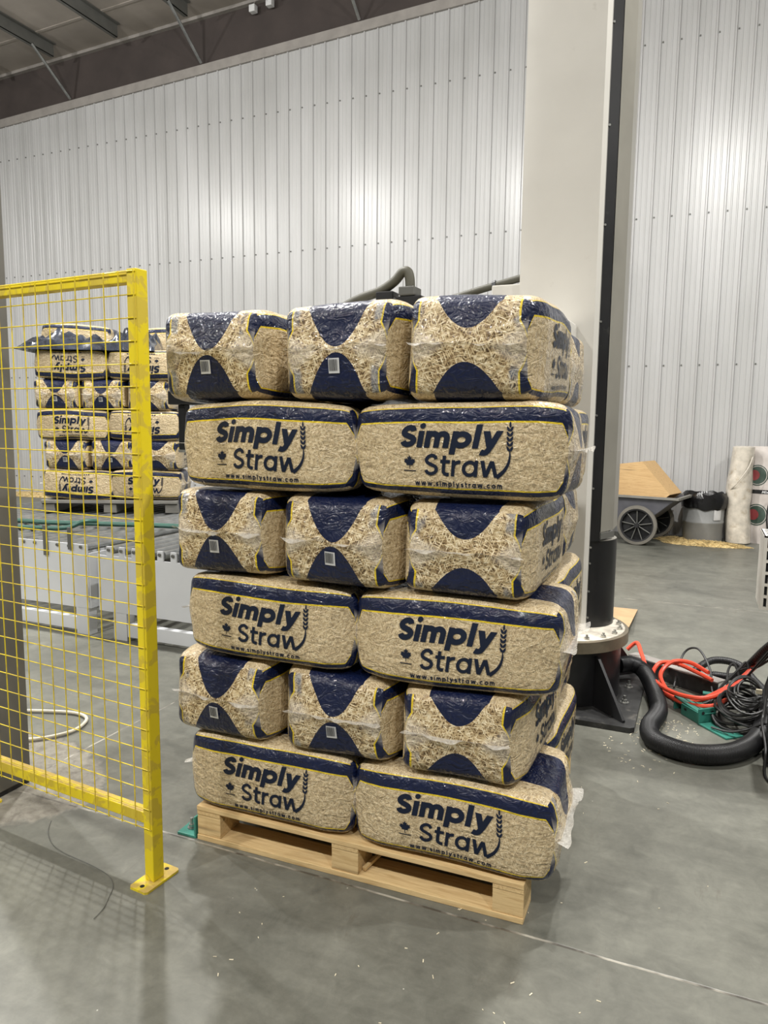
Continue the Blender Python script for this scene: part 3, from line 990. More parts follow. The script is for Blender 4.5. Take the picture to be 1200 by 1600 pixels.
# ------------------------------------------------------------------ roller conveyors
def conveyor(name, label, x0, x1, yf, yb, notched, leg_x):
    t = thing(name, label, 'conveyor', (0, 0, 0))
    pitch = 0.112
    n = int((x1-x0)/pitch)
    for y, nm in ((yf, 'side_panel'), (yb, 'side_panel')):
        if notched:
            poly = [(x0, 0.20), (x1, 0.20), (x1, 0.60)]
            xx = x1
            for i in range(n):
                c = x1-0.05-pitch*i
                poly += [(c+0.024, 0.60), (c+0.024, 0.668), (c-0.024, 0.668), (c-0.024, 0.60)]
            poly.append((x0, 0.60))
            b = B().extrude([(z, x) for x, z in poly][::-1], 'y', y, y+0.012)
        else:
            b = B().box(x0, x1, y, y+0.012, 0.20, 0.662)
        b.build(nm, M['white_panel'], t)
    for i in range(n):
        c = (x1-0.05-pitch*i)
        B().tube([(c, yf+0.03, 0.635), (c, yb-0.03, 0.635)], 0.027, 12).build('roller', M['galv'], t, smooth=True)
        B().tube([(c, yf-0.012, 0.645), (c, yf, 0.645)], 0.012, 6).build('axle_bolt', M['steel_grey'], t)
    for lx in leg_x:
        for y in (yf+0.002, yb-0.09):
            B().box(lx-0.06, lx+0.06, y, y+0.08, 0.0, 0.20).build('leg', M['white_panel'], t, bevel=0.003)
    for y in (yf+0.006, yb-0.07):
        for a, c in zip(leg_x[:-1], leg_x[1:]):
            B().box(a+0.06, c-0.06, y, y+0.05, 0.03, 0.125).build('beam', M['white_panel'], t, bevel=0.003)
    return t
c1 = conveyor('roller_conveyor', 'white roller conveyor section under the background bag stack, behind the mesh fence', -6.60, -3.985, 3.90, 6.35, False, [-6.5, -5.3, -4.05])
for x, z in ((-4.37, 0.56), (-4.13, 0.62)):
    B().box(x-0.018, x+0.018, 3.885, 3.90, z, z+0.22 if z < 0.6 else z+0.16).build('clamp', M['steel_grey'], c1)
# end plate of the left section faces the gap
B().box(-3.985, -3.973, 3.912, 6.35, 0.20, 0.60).build('end_plate', M['white_panel'], c1)
conveyor('roller_conveyor', 'white roller conveyor section with notched side panel, left of the large bag stack', -3.885, -2.72, 3.90, 6.35, True, [-3.70, -2.80])
t = thing('drive_unit', 'grey drive unit in the gap between the two white conveyor sections', 'motor', (-3.93, 4.6, 0))
B().box(-0.035, 0.035, -0.25, 0.25, 0.25, 0.55).build('housing', M['steel_grey'], t, bevel=0.01)
B().box(-0.03, 0.03, -0.1, 0.1, 0.0, 0.249).build('pedestal', M['steel_grey'], t)

def tube_thing(name, label, cat, pts, r, mat, n=8, sub=8, group=None, corr=None):
    C = curve_pts(pts, sub)
    rf = None
    if corr: rf = lambda i: (1.0, 1.045, 1.0, 0.955)[i % 4]
    o = B().tube(C, r, n, rfun=rf).build(name, mat, None, smooth=not corr)
    if corr: o.data.polygons.foreach_set('use_smooth', [True]*len(o.data.polygons))
    return tag(o, label, cat, group)
tube_thing('green_hose', 'dark green hose running along the rollers in front of the background stack', 'hose',
           [(-5.5, 4.46, 0.683), (-5.0, 4.52, 0.683), (-4.5, 4.62, 0.69), (-3.99, 4.76, 0.69), (-3.4, 4.86, 0.683), (-3.0, 4.9, 0.683)], 0.020, M['green_hose'])
tube_thing('green_hose', 'short green hose end curling up on the rollers behind the fence', 'hose',
           [(-5.25, 4.22, 0.68), (-4.9, 4.26, 0.68), (-4.62, 4.32, 0.69), (-4.52, 4.40, 0.735), (-4.48, 4.5, 0.73)], 0.018, M['green_hose'])

# ------------------------------------------------------------------ yellow fence
FA = math.atan2(1.904-1.835, -2.43+1.61)      # from the right post to the left
fence = thing('mesh_fence', 'yellow wire mesh safety fence panel on two posts, left foreground', 'fence', (-1.61, 1.835, 0), FA-PI)
# local frame: x towards the right post (x=0), wires on the near side (-y)
def fpart(b, name, **k): return b.build(name, M['yellow'], fence, **k)
fpart(B().box(-0.040, 0.0, -0.022, 0.026, 0.008, 2.012), 'post', bevel=0.003)
fpart(B().box(-1.000, -0.960, -0.022, 0.026, 0.008, 2.012), 'post', bevel=0.003)
fpart(B().box(-0.959, -0.041, -0.016, 0.022, 1.972, 2.010), 'rail', bevel=0.003)
fpart(B().box(-0.959, -0.041, -0.016, 0.022, 0.205, 0.245), 'rail', bevel=0.003)
def foot(xc, y0, y1):
    b = B()
    # plate with clipped corners and bolt holes shown as sunk dark discs
    w = 0.040
    b.prism([(xc-w+0.008, y0), (xc+w-0.008, y0), (xc+w, y0+0.008), (xc+w, y1-0.008), (xc+w-0.008, y1), (xc-w+0.008, y1), (xc-w, y1-0.008), (xc-w, y0+0.008)], 0, 0.008)
    o = fpart(b, 'foot_plate')
    for y in (y0+0.022, y1-0.022):
        B().lathe([(0.008, 0.0078), (0.008, 0.0086)], 14, (xc, y)).build('bolt_hole', M['slot'], o)
foot(-0.020, -0.076, 0.080)
foot(-0.98, -0.076, 0.080)
vw = B().tube([(0, 0, 0.194), (0, 0, 2.004)], 0.0019, 6).mesh('wire', M['yellow'], True)
hw = B().tube([(-0.99, 0, 0), (-0.002, 0, 0)], 0.0019, 6).mesh('wire', M['yellow'], True)
for i in range(16):
    o = link('wire', vw, fence); o.location = (-0.003-0.0645*i, -0.0292, 0)
for i in range(27):
    o = link('wire', hw, fence); o.location = (0, -0.0247, 0.196+0.0695*i)

# grey machine column at the left edge
t = thing('steel_column', 'dusty grey steel column at the left edge behind the fence', 'column', (-2.755, 2.075, 0))
B().box(-0.18, 0.18, -0.085, 0.085, 0.02, 6.9).build('shaft', M['col_grey'], t, bevel=0.004)
B().box(-0.176, 0.176, -0.08, 0.08, 0.0, 0.0195).build('foot_plate', M['black_paint'], t)  # black strip stands in for the shade at the foot of the shaft

# ------------------------------------------------------------------ palletising robot
RC = (-0.72, 4.25)
rb = thing('palletising_robot', 'tall white and black column robot on a round black pedestal behind the stack', 'robot', (RC[0], RC[1], 0))
def rp(b, name, mat, **k): return b.build(name, M[mat], rb, **k)
pl = rp(B().prism([(-0.46, -0.48), (0.46, -0.48), (0.48, -0.46), (0.48, 0.46), (0.46, 0.48), (-0.46, 0.48), (-0.48, 0.46), (-0.48, -0.46)], 0.0, 0.028), 'base_plate', 'black_plate')
for x in (-0.40, -0.13, 0.13, 0.40):
    for y in (-0.40, -0.13, 0.13, 0.40):
        if max(abs(x), abs(y)) < 0.3: continue
        if abs(abs(x)-abs(y)) < 0.01: continue
        b = B(); b.lathe([(0.024, 0.0285), (0.024, 0.0325)], 14, (x, y)); hexbolt(b, x, y, 0.0325, 0.015, 0.014, 0.022)
        b.build('anchor_bolt', M['bolt'], pl)
rp(B().lathe([(0.355, 0.0285), (0.355, 0.333)], 56), 'pedestal', 'black_paint', smooth=True)
for k in range(4):
    a = PI/4+k*PI/2-PI/2*0+0.0
    g = B().extrude([(0.34, 0.0285), (0.60, 0.0285), (0.60, 0.04), (0.385, 0.300), (0.34, 0.312)], 'y', -0.008, 0.008)
    # extrude along y takes (z, x) pairs: rebuild in x,z
    g.v = [(z_, y_, x_) for x_, y_, z_ in g.v]
    g.f = [f[::-1] for f in g.f]
    g.xf(Matrix.Rotation(a, 4, 'Z'))
    rp(g, 'gusset', 'black_paint')
fl = rp(B().lathe([(0.392, 0.336), (0.392, 0.398), (0.388, 0.400)], 64), 'flange', 'flange', smooth=True)
B().lathe([(0.372, 0.4002), (0.372, 0.4022)], 64).build('flange_face', M['flange_top'], fl, smooth=True)
for k in range(20):
    a = 2*PI*k/20
    x, y = 0.345*math.cos(a), 0.345*math.sin(a)
    if -0.28 < x < 0.18 and -0.16 < y < 0.12: continue
    hexbolt(B(), x, y, 0.4022, 0.014, 0.013, 0.012).build('flange_bolt', M['bolt'], fl)
L0 = lambda x, y: (x-RC[0], y-RC[1])
MZ = 5.2
wc = rp(B().prism([L0(-0.98, 4.118), L0(-0.572, 4.118), L0(-0.552, 4.150), L0(-0.552, 4.178), L0(-0.98, 4.178)], 0.404, MZ), 'front_cover', 'white_paint')
rp(B().prism([L0(-0.93, 4.18), L0(-0.553, 4.18), L0(-0.503, 4.205), L0(-0.503, 4.55), L0(-0.93, 4.55)], 0.904, MZ), 'mast', 'black_paint')
cx, cy = L0(-0.62, 4.385)
boot = [(cx+0.192*math.cos(a), cy+0.192*math.sin(a)) for a in [(-100+200*i/28)*PI/180 for i in range(29)]]
rp(B().prism(boot+[L0(-0.93, 4.56), L0(-0.93, 4.19), L0(-0.66, 4.19)], 0.404, 0.90), 'boot_cover', 'black_paint', smooth=True)
B().prism([(cx+(x-cx)*0.985, cy+(y-cy)*0.985) for x, y in boot]+[L0(-0.90, 4.54), L0(-0.90, 4.20), L0(-0.66, 4.20)], 0.9002, 0.9030).build('boot_top', M['grey_cover'], rb)
gp = rp(B().prism([L0(-0.500, 4.207), L0(-0.448, 4.345), L0(-0.448, 4.55), L0(-0.502, 4.55)], 0.955, MZ), 'side_cover', 'grey_cover')
B().prism([L0(-0.497, 4.200), L0(-0.440, 4.343), L0(-0.447, 4.346), L0(-0.5015, 4.204)], 0.915, 0.95).build('cover_ledge', M['steel_grey'], rb)
for z in (0.47, 0.62, 0.78, 0.87, 1.2, 1.6, 2.1, 2.6, 3.1, 3.6):
    B().tube([(-0.548-RC[0], 4.1785-RC[1], z), (-0.5445-RC[0], 4.1725-RC[1], z)], 0.006, 8).build('rivet', M['bolt'], rb)
# arm and gripper, mostly hidden by the stack
rp(B().box(*[-0.90-RC[0], -0.66-RC[0]], 3.60-RC[1], 4.117-RC[1], 1.86, 2.08), 'carriage', 'white_paint', bevel=0.01)
rp(B().box(-2.05-RC[0], -0.901-RC[0], 3.62-RC[1], 3.80-RC[1], 1.90, 2.06), 'arm', 'white_paint', bevel=0.01)
rp(B().box(-2.86-RC[0], -1.25-RC[0], 3.45-RC[1], 3.95-RC[1], 1.64, 1.72), 'gripper_frame', 'black_paint', bevel=0.006)
rp(B().box(-1.75-RC[0], -1.35-RC[0], 3.58-RC[1], 3.82-RC[1], 1.7205, 1.8995), 'gripper_mount', 'black_paint', bevel=0.006)
rp(B().box(-2.81-RC[0], -2.765-RC[0], 3.48-RC[1], 3.53-RC[1], 1.38, 1.6395), 'gripper_finger', 'black_paint', bevel=0.003)
rp(B().box(-2.81-RC[0], -2.70-RC[0], 3.475-RC[1], 3.53-RC[1], 1.365, 1.3795), 'finger_tip', 'bolt')
for (x0, x1, z1) in ((-1.66, -1.56, 2.245), (-1.54, -1.40, 2.215)):
    rp(B().box(x0-RC[0], x1-RC[0], 3.70-RC[1], 3.79-RC[1], 2.0605, z1), 'valve_block', 'black_paint', bevel=0.006)
rp(B().box(-1.525-RC[0], -1.435-RC[0], 3.69-RC[1], 3.80-RC[1], 2.2155, 2.262), 'hose_socket', 'steel_grey', bevel=0.006)
rp(B().tube(curve_pts([(x-RC[0], 3.745-RC[1], z) for x, z in ((-1.98, 2.05), (-1.93, 2.13), (-1.86, 2.185), (-1.76, 2.225), (-1.65, 2.255), (-1.57, 2.300), (-1.527, 2.342), (-1.495, 2.345), (-1.482, 2.31), (-1.478, 2.255))], 8), 0.026, 12), 'suction_hose', 'hose_grey', smooth=True)
for dz in (0.0, 0.055):
    rp(B().tube(curve_pts([(-1.62-RC[0], 3.74-RC[1], 2.13+dz), (-1.57-RC[0], 3.72-RC[1], 2.15+dz), (-1.52-RC[0], 3.74-RC[1], 2.12+dz), (-1.45-RC[0], 3.74-RC[1], 2.10+dz)], 6), 0.014, 8), 'air_line', 'rubber', smooth=True)
ub = rp(B().tube([(-1.55-RC[0], 4.40-RC[1], 2.285), (-1.247-RC[0], 4.40-RC[1], 2.354), (-1.048-RC[0], 4.40-RC[1], 2.397), (-0.932-RC[0], 4.40-RC[1], 2.425)], 0.022, 10), 'conduit', 'hose_grey', smooth=True)
B().tube([(-1.208-RC[0], 4.40-RC[1], 2.3625), (-1.186-RC[0], 4.40-RC[1], 2.3675)], 0.031, 10).build('clamp', M['black_paint'], ub)
rp(B().box(-1.16-RC[0], -0.981-RC[0], 4.20-RC[1], 4.36-RC[1], 2.06, 2.33), 'bracket', 'white_paint', bevel=0.006)

# cardboard sheet lying behind the pedestal
t = B().box(-0.10, 0.10, -0.40, 0.40, 0.0, 0.006).xf(Matrix.Rotation(math.radians(-4), 4, 'X')).build('cardboard_sheet', M['cardboard'])
t.location = (-0.53, 6.0, 0.03)
tag(t, 'piece of brown cardboard lying tilted on the floor behind the robot pedestal', 'cardboard')

# ------------------------------------------------------------------ hoses, cables and brackets at the right
hose = [(-0.385, 4.44, 0.135), (-0.32, 4.49, 0.135), (-0.245, 4.48, 0.10), (-0.175, 4.29, 0.050), (-0.138, 4.02, 0.048), (-0.168, 3.78, 0.048), (-0.135, 3.63, 0.048), (-0.02, 3.555, 0.048), (0.10, 3.56, 0.048), (0.22, 3.65, 0.048), (0.31, 3.82, 0.048), (0.36, 4.05, 0.048), (0.40, 4.3, 0.05)]
tube_thing('corrugated_hose', 'thick black corrugated hose curving across the floor by the pedestal', 'hose', hose, 0.045, M['rubber'], 16, 84, corr=True)
tube_thing('corrugated_hose', 'thinner black corrugated hose arching behind the angle bar', 'hose',
           [(-0.02, 4.60, 0.03), (0.05, 4.70, 0.10), (0.14, 4.80, 0.13), (0.27, 4.80, 0.12), (0.36, 4.70, 0.06), (0.42, 4.60, 0.03)], 0.022, M['rubber'], 10, 50, corr=True)
tube_thing('corrugated_hose', 'black corrugated conduit rising to the right from behind the cables', 'hose',
           [(0.05, 4.62, 0.03), (0.12, 4.68, 0.07), (0.24, 4.62, 0.10), (0.30, 4.52, 0.20), (0.37, 4.35, 0.36), (0.45, 4.2, 0.50)], 0.022, M['rubber'], 10, 50, corr=True)
oc = [[(-0.37, 4.78, 0.135), (-0.315, 4.78, 0.185), (-0.275, 4.66, 0.150), (-0.215, 4.45, 0.10), (-0.12, 4.27, 0.09), (0.0, 4.16, 0.10), (0.11, 4.16, 0.115), (0.23, 4.30, 0.15), (0.33, 4.45, 0.22), (0.38, 4.50, 0.25)],
      [(0.12, 4.42, 0.125), (0.02, 4.52, 0.135), (-0.08, 4.60, 0.140), (-0.17, 4.62, 0.12), (-0.20, 4.50, 0.075), (-0.14, 4.33, 0.055), (-0.02, 4.18, 0.055), (0.11, 4.13, 0.075), (0.19, 4.20, 0.10)],
      [(0.10, 4.47, 0.150), (0.00, 4.57, 0.165), (-0.10, 4.58, 0.150), (-0.155, 4.48, 0.095), (-0.09, 4.30, 0.052), (0.02, 4.20, 0.060), (0.14, 4.24, 0.115), (0.26, 4.36, 0.175), (0.37, 4.56, 0.245)]]
for i, p in enumerate(oc):
    tube_thing('orange_cable', ['orange cable rising over the angle bar beside the pedestal and sweeping right', 'orange cable looped lowest on the floor in front of the angle bar', 'orange cable looped over the top of the angle bar'][i], 'cable', p, 0.0125, M['orange'], 8, 8, 'orange cables')
# steel angle bar on the floor
t = thing('angle_bar', 'grey painted steel angle bar on the floor under the orange cables', 'metal bar', (-0.36, 4.80, 0), math.atan2(4.475-4.80, 0.155+0.36))
B().box(0.0, 0.61, -0.008, 0.0, 0.0, 0.092).build('upright_flange', M['black_plate'], t)
B().box(0.0, 0.61, -0.008, 0.075, 0.0925, 0.100).build('top_flange', M['trim'], t)
# teal brackets
def bracket(label, loc, rz, flat):
    t = thing('steel_bracket', label, 'bracket', loc, rz, 'teal brackets by the cables')
    B().box(-0.055, 0.055, 0.0, 0.20, 0.0, 0.010).build('foot', M['teal'], t, bevel=0.002)
    pl_ = B().box(-0.055, 0.055, 0.191, 0.20, 0.0105, 0.085).build('upright', M['teal'], t, bevel=0.002)
    for x in (-0.030, 0.030):
        B().lathe([(0.009, 0), (0.009, 0.0015)], 12).xf(Matrix.Translation((x, 0.1905, 0.062)) @ Matrix.Rotation(PI/2, 4, 'X')).build('bolt_hole', M['slot'], pl_)
    for x in (-0.015, 0.02):
        B().box(x-0.003, x+0.003, 0.03, 0.14, 0.0095, 0.0108).build('slot', M['slot'], t)
    if flat:
        B().box(-0.055, 0.055, -0.006, 0.0, -0.0, 0.035).build('lip', M['teal'], t, bevel=0.002)
    return t
bracket('teal steel angle bracket nearest the thick hose, foot flat on the floor', (0.228, 3.925, 0.0), math.radians(42), False)
t = thing('steel_bracket', 'teal steel bracket lying upturned, further left beside the orange cables', 'bracket', (0.03, 4.14, 0), math.radians(-52), 'teal brackets by the cables')
tp_ = B().box(-0.13, 0.10, -0.03, 0.06, 0.058, 0.066).xf(Matrix.Rotation(math.radians(4), 4, 'Y')).build('top_plate', M['teal'], t, bevel=0.002)
for y in (0.005, 0.03):
    B().box(-0.10, 0.05, y-0.003, y+0.003, 0.0655, 0.0668).xf(Matrix.Rotation(math.radians(4), 4, 'Y')).build('slot', M['slot'], tp_)
fp_ = B().box(-0.05, 0.10, -0.038, -0.0305, 0.0, 0.060).build('front_flange', M['teal'], t, bevel=0.002)
B().box(-0.022, -0.004, -0.0392, -0.038, 0.033, 0.045).build('bolt_hole', M['slot'], fp_)
B().box(-0.125, -0.118, -0.03, 0.06, 0.0, 0.062).build('end_flange', M['teal'], t, bevel=0.002)
t = B().box(-0.03, 0.03, -0.02, 0.02, 0, 0.07).build('steel_bracket', M['teal'], None, bevel=0.003)
t.location = (0.105, 4.36, 0.0)
tag(t, 'small teal bracket upright behind the orange cables', 'bracket', 'teal brackets by the cables')
# coil of black cable
def coil(label, c, rx, ry, turns, r, z0, dz, seed, tilt=0.0):
    rg = random.Random(seed); pts = []
    n = 26
    for i in range(int(turns*n)+1):
        a = 2*PI*i/n; k = i/n
        w = 1+0.16*math.sin(k*2.1+seed)-0.025*k
        x = c[0]+rx*w*math.cos(a)+0.02*math.sin(k*1.3+seed); y = c[1]+ry*w*math.sin(a)+0.02*math.cos(k*1.7)
        pts.append((x, y, z0+dz*k+0.012*math.sin(a*2+k)+tilt*(y-c[1])))
    o = B().tube(pts, r, 6).build('cable_coil', M['cable'], None, smooth=True)
    return tag(o, label, 'cable', 'black cable coils')
coil('large tangled coil of black cable at the right edge', (0.255, 4.12), 0.125, 0.13, 11, 0.0075, 0.026, 0.0105, 1, 0.25)
coil('smaller coil of black cable on top of the tangled heap', (0.285, 4.10), 0.085, 0.10, 6, 0.006, 0.155, 0.010, 4, 0.3)
loose = [[(-0.08, 4.55, 0.012), (-0.04, 4.75, 0.16), (0.04, 4.72, 0.21), (0.11, 4.60, 0.13), (0.13, 4.45, 0.04), (0.20, 4.40, 0.02)],
         [(0.14, 4.42, 0.05), (0.22, 4.50, 0.14), (0.28, 4.46, 0.20), (0.34, 4.40, 0.24), (0.42, 4.30, 0.35)],
         [(0.20, 4.38, 0.06), (0.20, 4.48, 0.17), (0.23, 4.50, 0.21), (0.26, 4.44, 0.14), (0.25, 4.36, 0.06)],
         [(0.16, 4.40, 0.09), (0.25, 4.44, 0.20), (0.29, 4.46, 0.24), (0.31, 4.40, 0.17), (0.33, 4.30, 0.10)],
         [(0.42, 4.10, 0.55), (0.37, 4.02, 0.30), (0.345, 3.93, 0.14), (0.335, 3.84, 0.13), (0.345, 3.70, 0.07), (0.335, 3.55, 0.008), (0.36, 3.46, 0.008), (0.42, 3.42, 0.008)],
         [(0.45, 4.10, 0.60), (0.38, 4.06, 0.34), (0.35, 4.02, 0.22), (0.37, 3.96, 0.14), (0.42, 3.90, 0.10)],
         [(0.43, 4.16, 0.50), (0.34, 4.24, 0.32), (0.25, 4.33, 0.15), (0.13, 4.38, 0.03), (-0.06, 4.34, 0.010), (-0.13, 4.42, 0.010)],
         [(-0.12, 4.50, 0.012), (-0.06, 4.30, 0.012), (0.05, 4.22, 0.012), (0.14, 4.24, 0.02), (0.20, 4.30, 0.04)],
         [(0.02, 4.22, 0.03), (0.10, 4.26, 0.05), (0.17, 4.33, 0.10), (0.26, 4.40, 0.16), (0.36, 4.42, 0.26), (0.44, 4.36, 0.4)],
         [(0.12, 3.98, 0.02), (0.20, 3.93, 0.03), (0.28, 3.92, 0.06), (0.36, 3.86, 0.13), (0.44, 3.84, 0.13)]]
lbl = ['thin black cable arching high above the angle bar', 'thin black cable bowing up to the cabinet stand', 'small loop of black cable left of the stand', 'small loop of black cable right of its twin by the stand',
       'black cable hanging from the stand and trailing onto the open floor at the right edge', 'black cable hanging straight down the stand', 'black cable running down from the stand and under the orange loops', 'black cable lying flat on the floor behind the teal bracket', 'black cable running along the orange plug', 'black cable crossing over the thick hose end']
for p, l in zip(loose, lbl):
    tube_thing('black_cable', l, 'cable', p, 0.0065, M['cable'], 6, 8, 'loose black cables')
t = B().box(-0.014, 0.014, -0.006, 0.006, -0.012, 0.012).build('cable_tag', M['straw_pale'], None, bevel=0.002)
t.location = (0.325, 4.0, 0.235)
tag(t, 'small pale tag tied round the black cable coil', 'tag')
# cabinet on a black stand, cut by the right edge
t = thing('electrical_cabinet', 'cream cabinet with rows of vent slots on a black stand at the right edge', 'cabinet', (0.262, 3.50, 0))
B().box(0.006, 0.50, 0.012, 0.25, 0.772, 1.080).build('body', M['slot'], t)
B().box(-0.001, 0.005, 0.0115, 0.25, 0.766, 1.086).build('side_panel', M['cabinet'], t)
B().box(0.0055, 0.50, 0.013, 0.25, 0.766, 0.7715).build('bottom_panel', M['cabinet'], t)
def slotted(poly_fn, W, Hh, cols, rows, bx, by):
    b = B(); xs_ = [0.0]
    cw = (W-bx*(cols+1))/cols; rh = (Hh-by*(rows+1))/rows
    for i in range(cols+1):
        x = i*(cw+bx); poly_fn(b, x, x+bx, 0, Hh)
    for i in range(cols):
        x = bx+i*(cw+bx)
        for j in range(rows+1):
            z = j*(rh+by); poly_fn(b, x, x+cw, z, z+by)
    return b
fp = slotted(lambda b, a, c, d, e: b.box(a, c, 0.0, 0.011, 0.766+d, 0.766+e), 0.5, 0.320, 20, 6, 0.0125, 0.012)
tag(fp.build('front_grille', M['cabinet'], t), kind='stuff')
tp = slotted(lambda b, a, c, d, e: b.box(a, c, d, e, 1.0805, 1.086), 0.5, 0.25, 14, 4, 0.012, 0.024)
tag(tp.build('top_grille', M['cabinet'], t), kind='stuff')
B().box(0.09, 0.20, 0.16, 0.30, 0.012, 0.7655).build('stand', M['black_paint'], t, bevel=0.003)
B().box(0.08, 0.21, 0.15, 0.31, 0.0, 0.0115).build('stand_foot', M['black_paint'], t)
B().box(0.076, 0.21, 0.15, 0.31, 0.55, 0.56).build('stand_collar', M['black_paint'], t)

# teal foot bracket bolted beside the pallet
t = thing('floor_bracket', 'teal floor bracket with bolt at the left corner of the wooden pallet', 'bracket', (-1.69, 2.125, 0), PYAW)
B().prism([(-0.052, -0.03), (0.032, -0.03), (0.032, 0.07), (-0.052, 0.07)], 0.0, 0.010).build('foot', M['teal'], t, bevel=0.002)
B().box(0.024, 0.032, -0.03, 0.07, 0.0105, 0.085).build('upright', M['teal'], t, bevel=0.002)
hexbolt(B().lathe([(0.017, 0.0102), (0.017, 0.0135)], 14, (-0.018, 0.015)), -0.018, 0.015, 0.0135, 0.012, 0.012, 0.024).build('anchor_bolt', M['bolt'], t)

# cables and string on the floor at the left
tube_thing('white_cable', 'white cable making a loop on the floor beside the grey column', 'cable',
           [(-3.35, 2.64, 0.0095), (-3.155, 2.72, 0.012), (-2.98, 2.775, 0.012), (-2.87, 2.76, 0.012), (-2.815, 2.69, 0.012), (-2.80, 2.60, 0.012), (-2.85, 2.50, 0.012), (-2.93, 2.43, 0.012), (-3.05, 2.36, 0.012)], 0.0085, M['white_cable'])
tube_thing('string', 'thin dark string trailing over the floor below the fence', 'string',
           [(-2.244, 1.964, 0.003), (-2.19, 1.90, 0.003), (-2.11, 1.848, 0.003), (-2.03, 1.825, 0.003), (-1.943, 1.815, 0.003), (-1.86, 1.805, 0.003), (-1.783, 1.786, 0.003), (-1.73, 1.75, 0.003), (-1.70, 1.70, 0.003), (-1.675, 1.65, 0.003), (-1.665, 1.60, 0.003)], 0.0012, M['steel_grey'], 5)

# ------------------------------------------------------------------ far corner: cart, bin, film roll, sack, straw
cart = thing('dump_cart', 'grey plastic dump cart with large spoked wheels by the back wall', 'cart', (-0.72, 10.0, 0), math.radians(-12))
# tub: open tapered box, nose sloping up to the right
def tub():
    b = B()
    top = [(-0.72, 0.0), (0.46, 0.0), (0.46, 0.70), (-0.72, 0.70)]
    bot = [(-0.60, 0.07), (0.08, 0.07), (0.08, 0.63), (-0.60, 0.63)]
    th = 0.02
    lay_ = []
    for pts, z in ((bot, 0.30), (top, 0.62)):
        lay_.append([(x, y, z) for x, y in pts])
    ctr = lambda pts, z, t_: [(x+(t_ if x < 0 else -t_), y+(t_ if y < 0.3 else -t_), z) for x, y in pts]
    lay_.append(ctr(top, 0.62, th)); lay_.append(ctr(bot, 0.32, th))
    for l in lay_: b.v += l
    for a in range(3):
        for i in range(4):
            j = (i+1) % 4
            b.f.append((a*4+i, a*4+j, (a+1)*4+j, (a+1)*4+i))
    b.f.append((3, 2, 1, 0)); b.f.append((12, 13, 14, 15))
    return b
tb_ = tub().build('tub', M['tub'], cart, bevel=0.008)
rim = B()
rim.box(-0.75, 0.49, -0.03, 0.0, 0.605, 0.635).box(-0.75, 0.49, 0.70, 0.73, 0.605, 0.635).box(-0.75, -0.72, 0, 0.70, 0.605, 0.635)
rim.box(0.46, 0.50, 0, 0.70, 0.605, 0.635)
rim.build('rim', M['grey_sheet'], tb_)
for y in (-0.06, 0.76):
    wh = B()
    R_, n = 0.252, 40
    prof_ = [(0.215, -0.025), (0.252, -0.02), (0.258, 0.0), (0.252, 0.02), (0.215, 0.025), (0.215, -0.025)]
    wh.lathe(prof_, n).xf(Matrix.Translation((0, y, 0.258)) @ Matrix.Rotation(PI/2, 4, 'X'))
    wo = wh.build('wheel', M['tyre'], cart, smooth=True)
    B().lathe([(0.195, -0.018), (0.214, -0.02), (0.214, 0.02), (0.195, 0.018), (0.195, -0.018)], n).xf(Matrix.Translation((0, y, 0.258)) @ Matrix.Rotation(PI/2, 4, 'X')).build('wheel_rim', M['wheel'], wo, smooth=True)
    B().lathe([(0.03, -0.035), (0.03, 0.035)], 16).xf(Matrix.Translation((0, y, 0.258)) @ Matrix.Rotation(PI/2, 4, 'X')).build('hub', M['wheel'], wo, smooth=True)
    for k in range(9):
        a = 2*PI*k/9+0.2
        B().tube([(0.028*math.cos(a), y, 0.258+0.028*math.sin(a)), (0.196*math.cos(a), y, 0.258+0.196*math.sin(a))], 0.007, 6).build('spoke', M['steel_grey'], wo)
B().tube([(0, -0.05, 0.258), (0, 0.75, 0.258)], 0.014, 8).build('axle', M['steel_grey'], cart)
B().box(-0.5, 0.02, 0.06, 0.12, 0.24, 0.295).build('chassis', M['wheel'], cart)
B().box(-0.5, 0.02, 0.58, 0.64, 0.24, 0.295).build('chassis', M['wheel'], cart)
B().tube([(-0.55, 0.1, 0.26), (-0.58, 0.1, 0.0)], 0.018, 8).build('leg', M['steel_grey'], cart)
B().tube([(-0.55, 0.6, 0.26), (-0.58, 0.6, 0.0)], 0.018, 8).build('leg', M['steel_grey'], cart)
# plywood hopper standing in the cart
bxo = thing('plywood_hopper', 'plywood box with one sloping side standing in the grey cart', 'box', (-0.84, 10.20, 0.33), math.radians(-17))
poly = [(-0.45, 0.0), (0.12, 0.0), (0.50, 0.33), (0.12, 0.74), (-0.45, 0.66)]
B().extrude([(z, x) for x, z in poly][::-1], 'y', 0.0, 0.018).build('front_board', M['ply'], bxo)
B().extrude([(z, x) for x, z in poly][::-1], 'y', 0.43, 0.448).build('back_board', M['ply'], bxo)
nx, nz = 0.707*0.018, 0.707*0.018
B().extrude([(0.33, 0.50), (0.74, 0.12), (0.74-nz, 0.12-nx), (0.33-nz, 0.50-nx)], 'y', 0.0185, 0.4295).build('sloping_board', M['ply'], bxo)
B().extrude([(0.66, -0.45), (0.74, 0.115), (0.722, 0.115), (0.642, -0.45)][::-1], 'y', 0.0185, 0.4295).build('top_board', M['ply'], bxo)

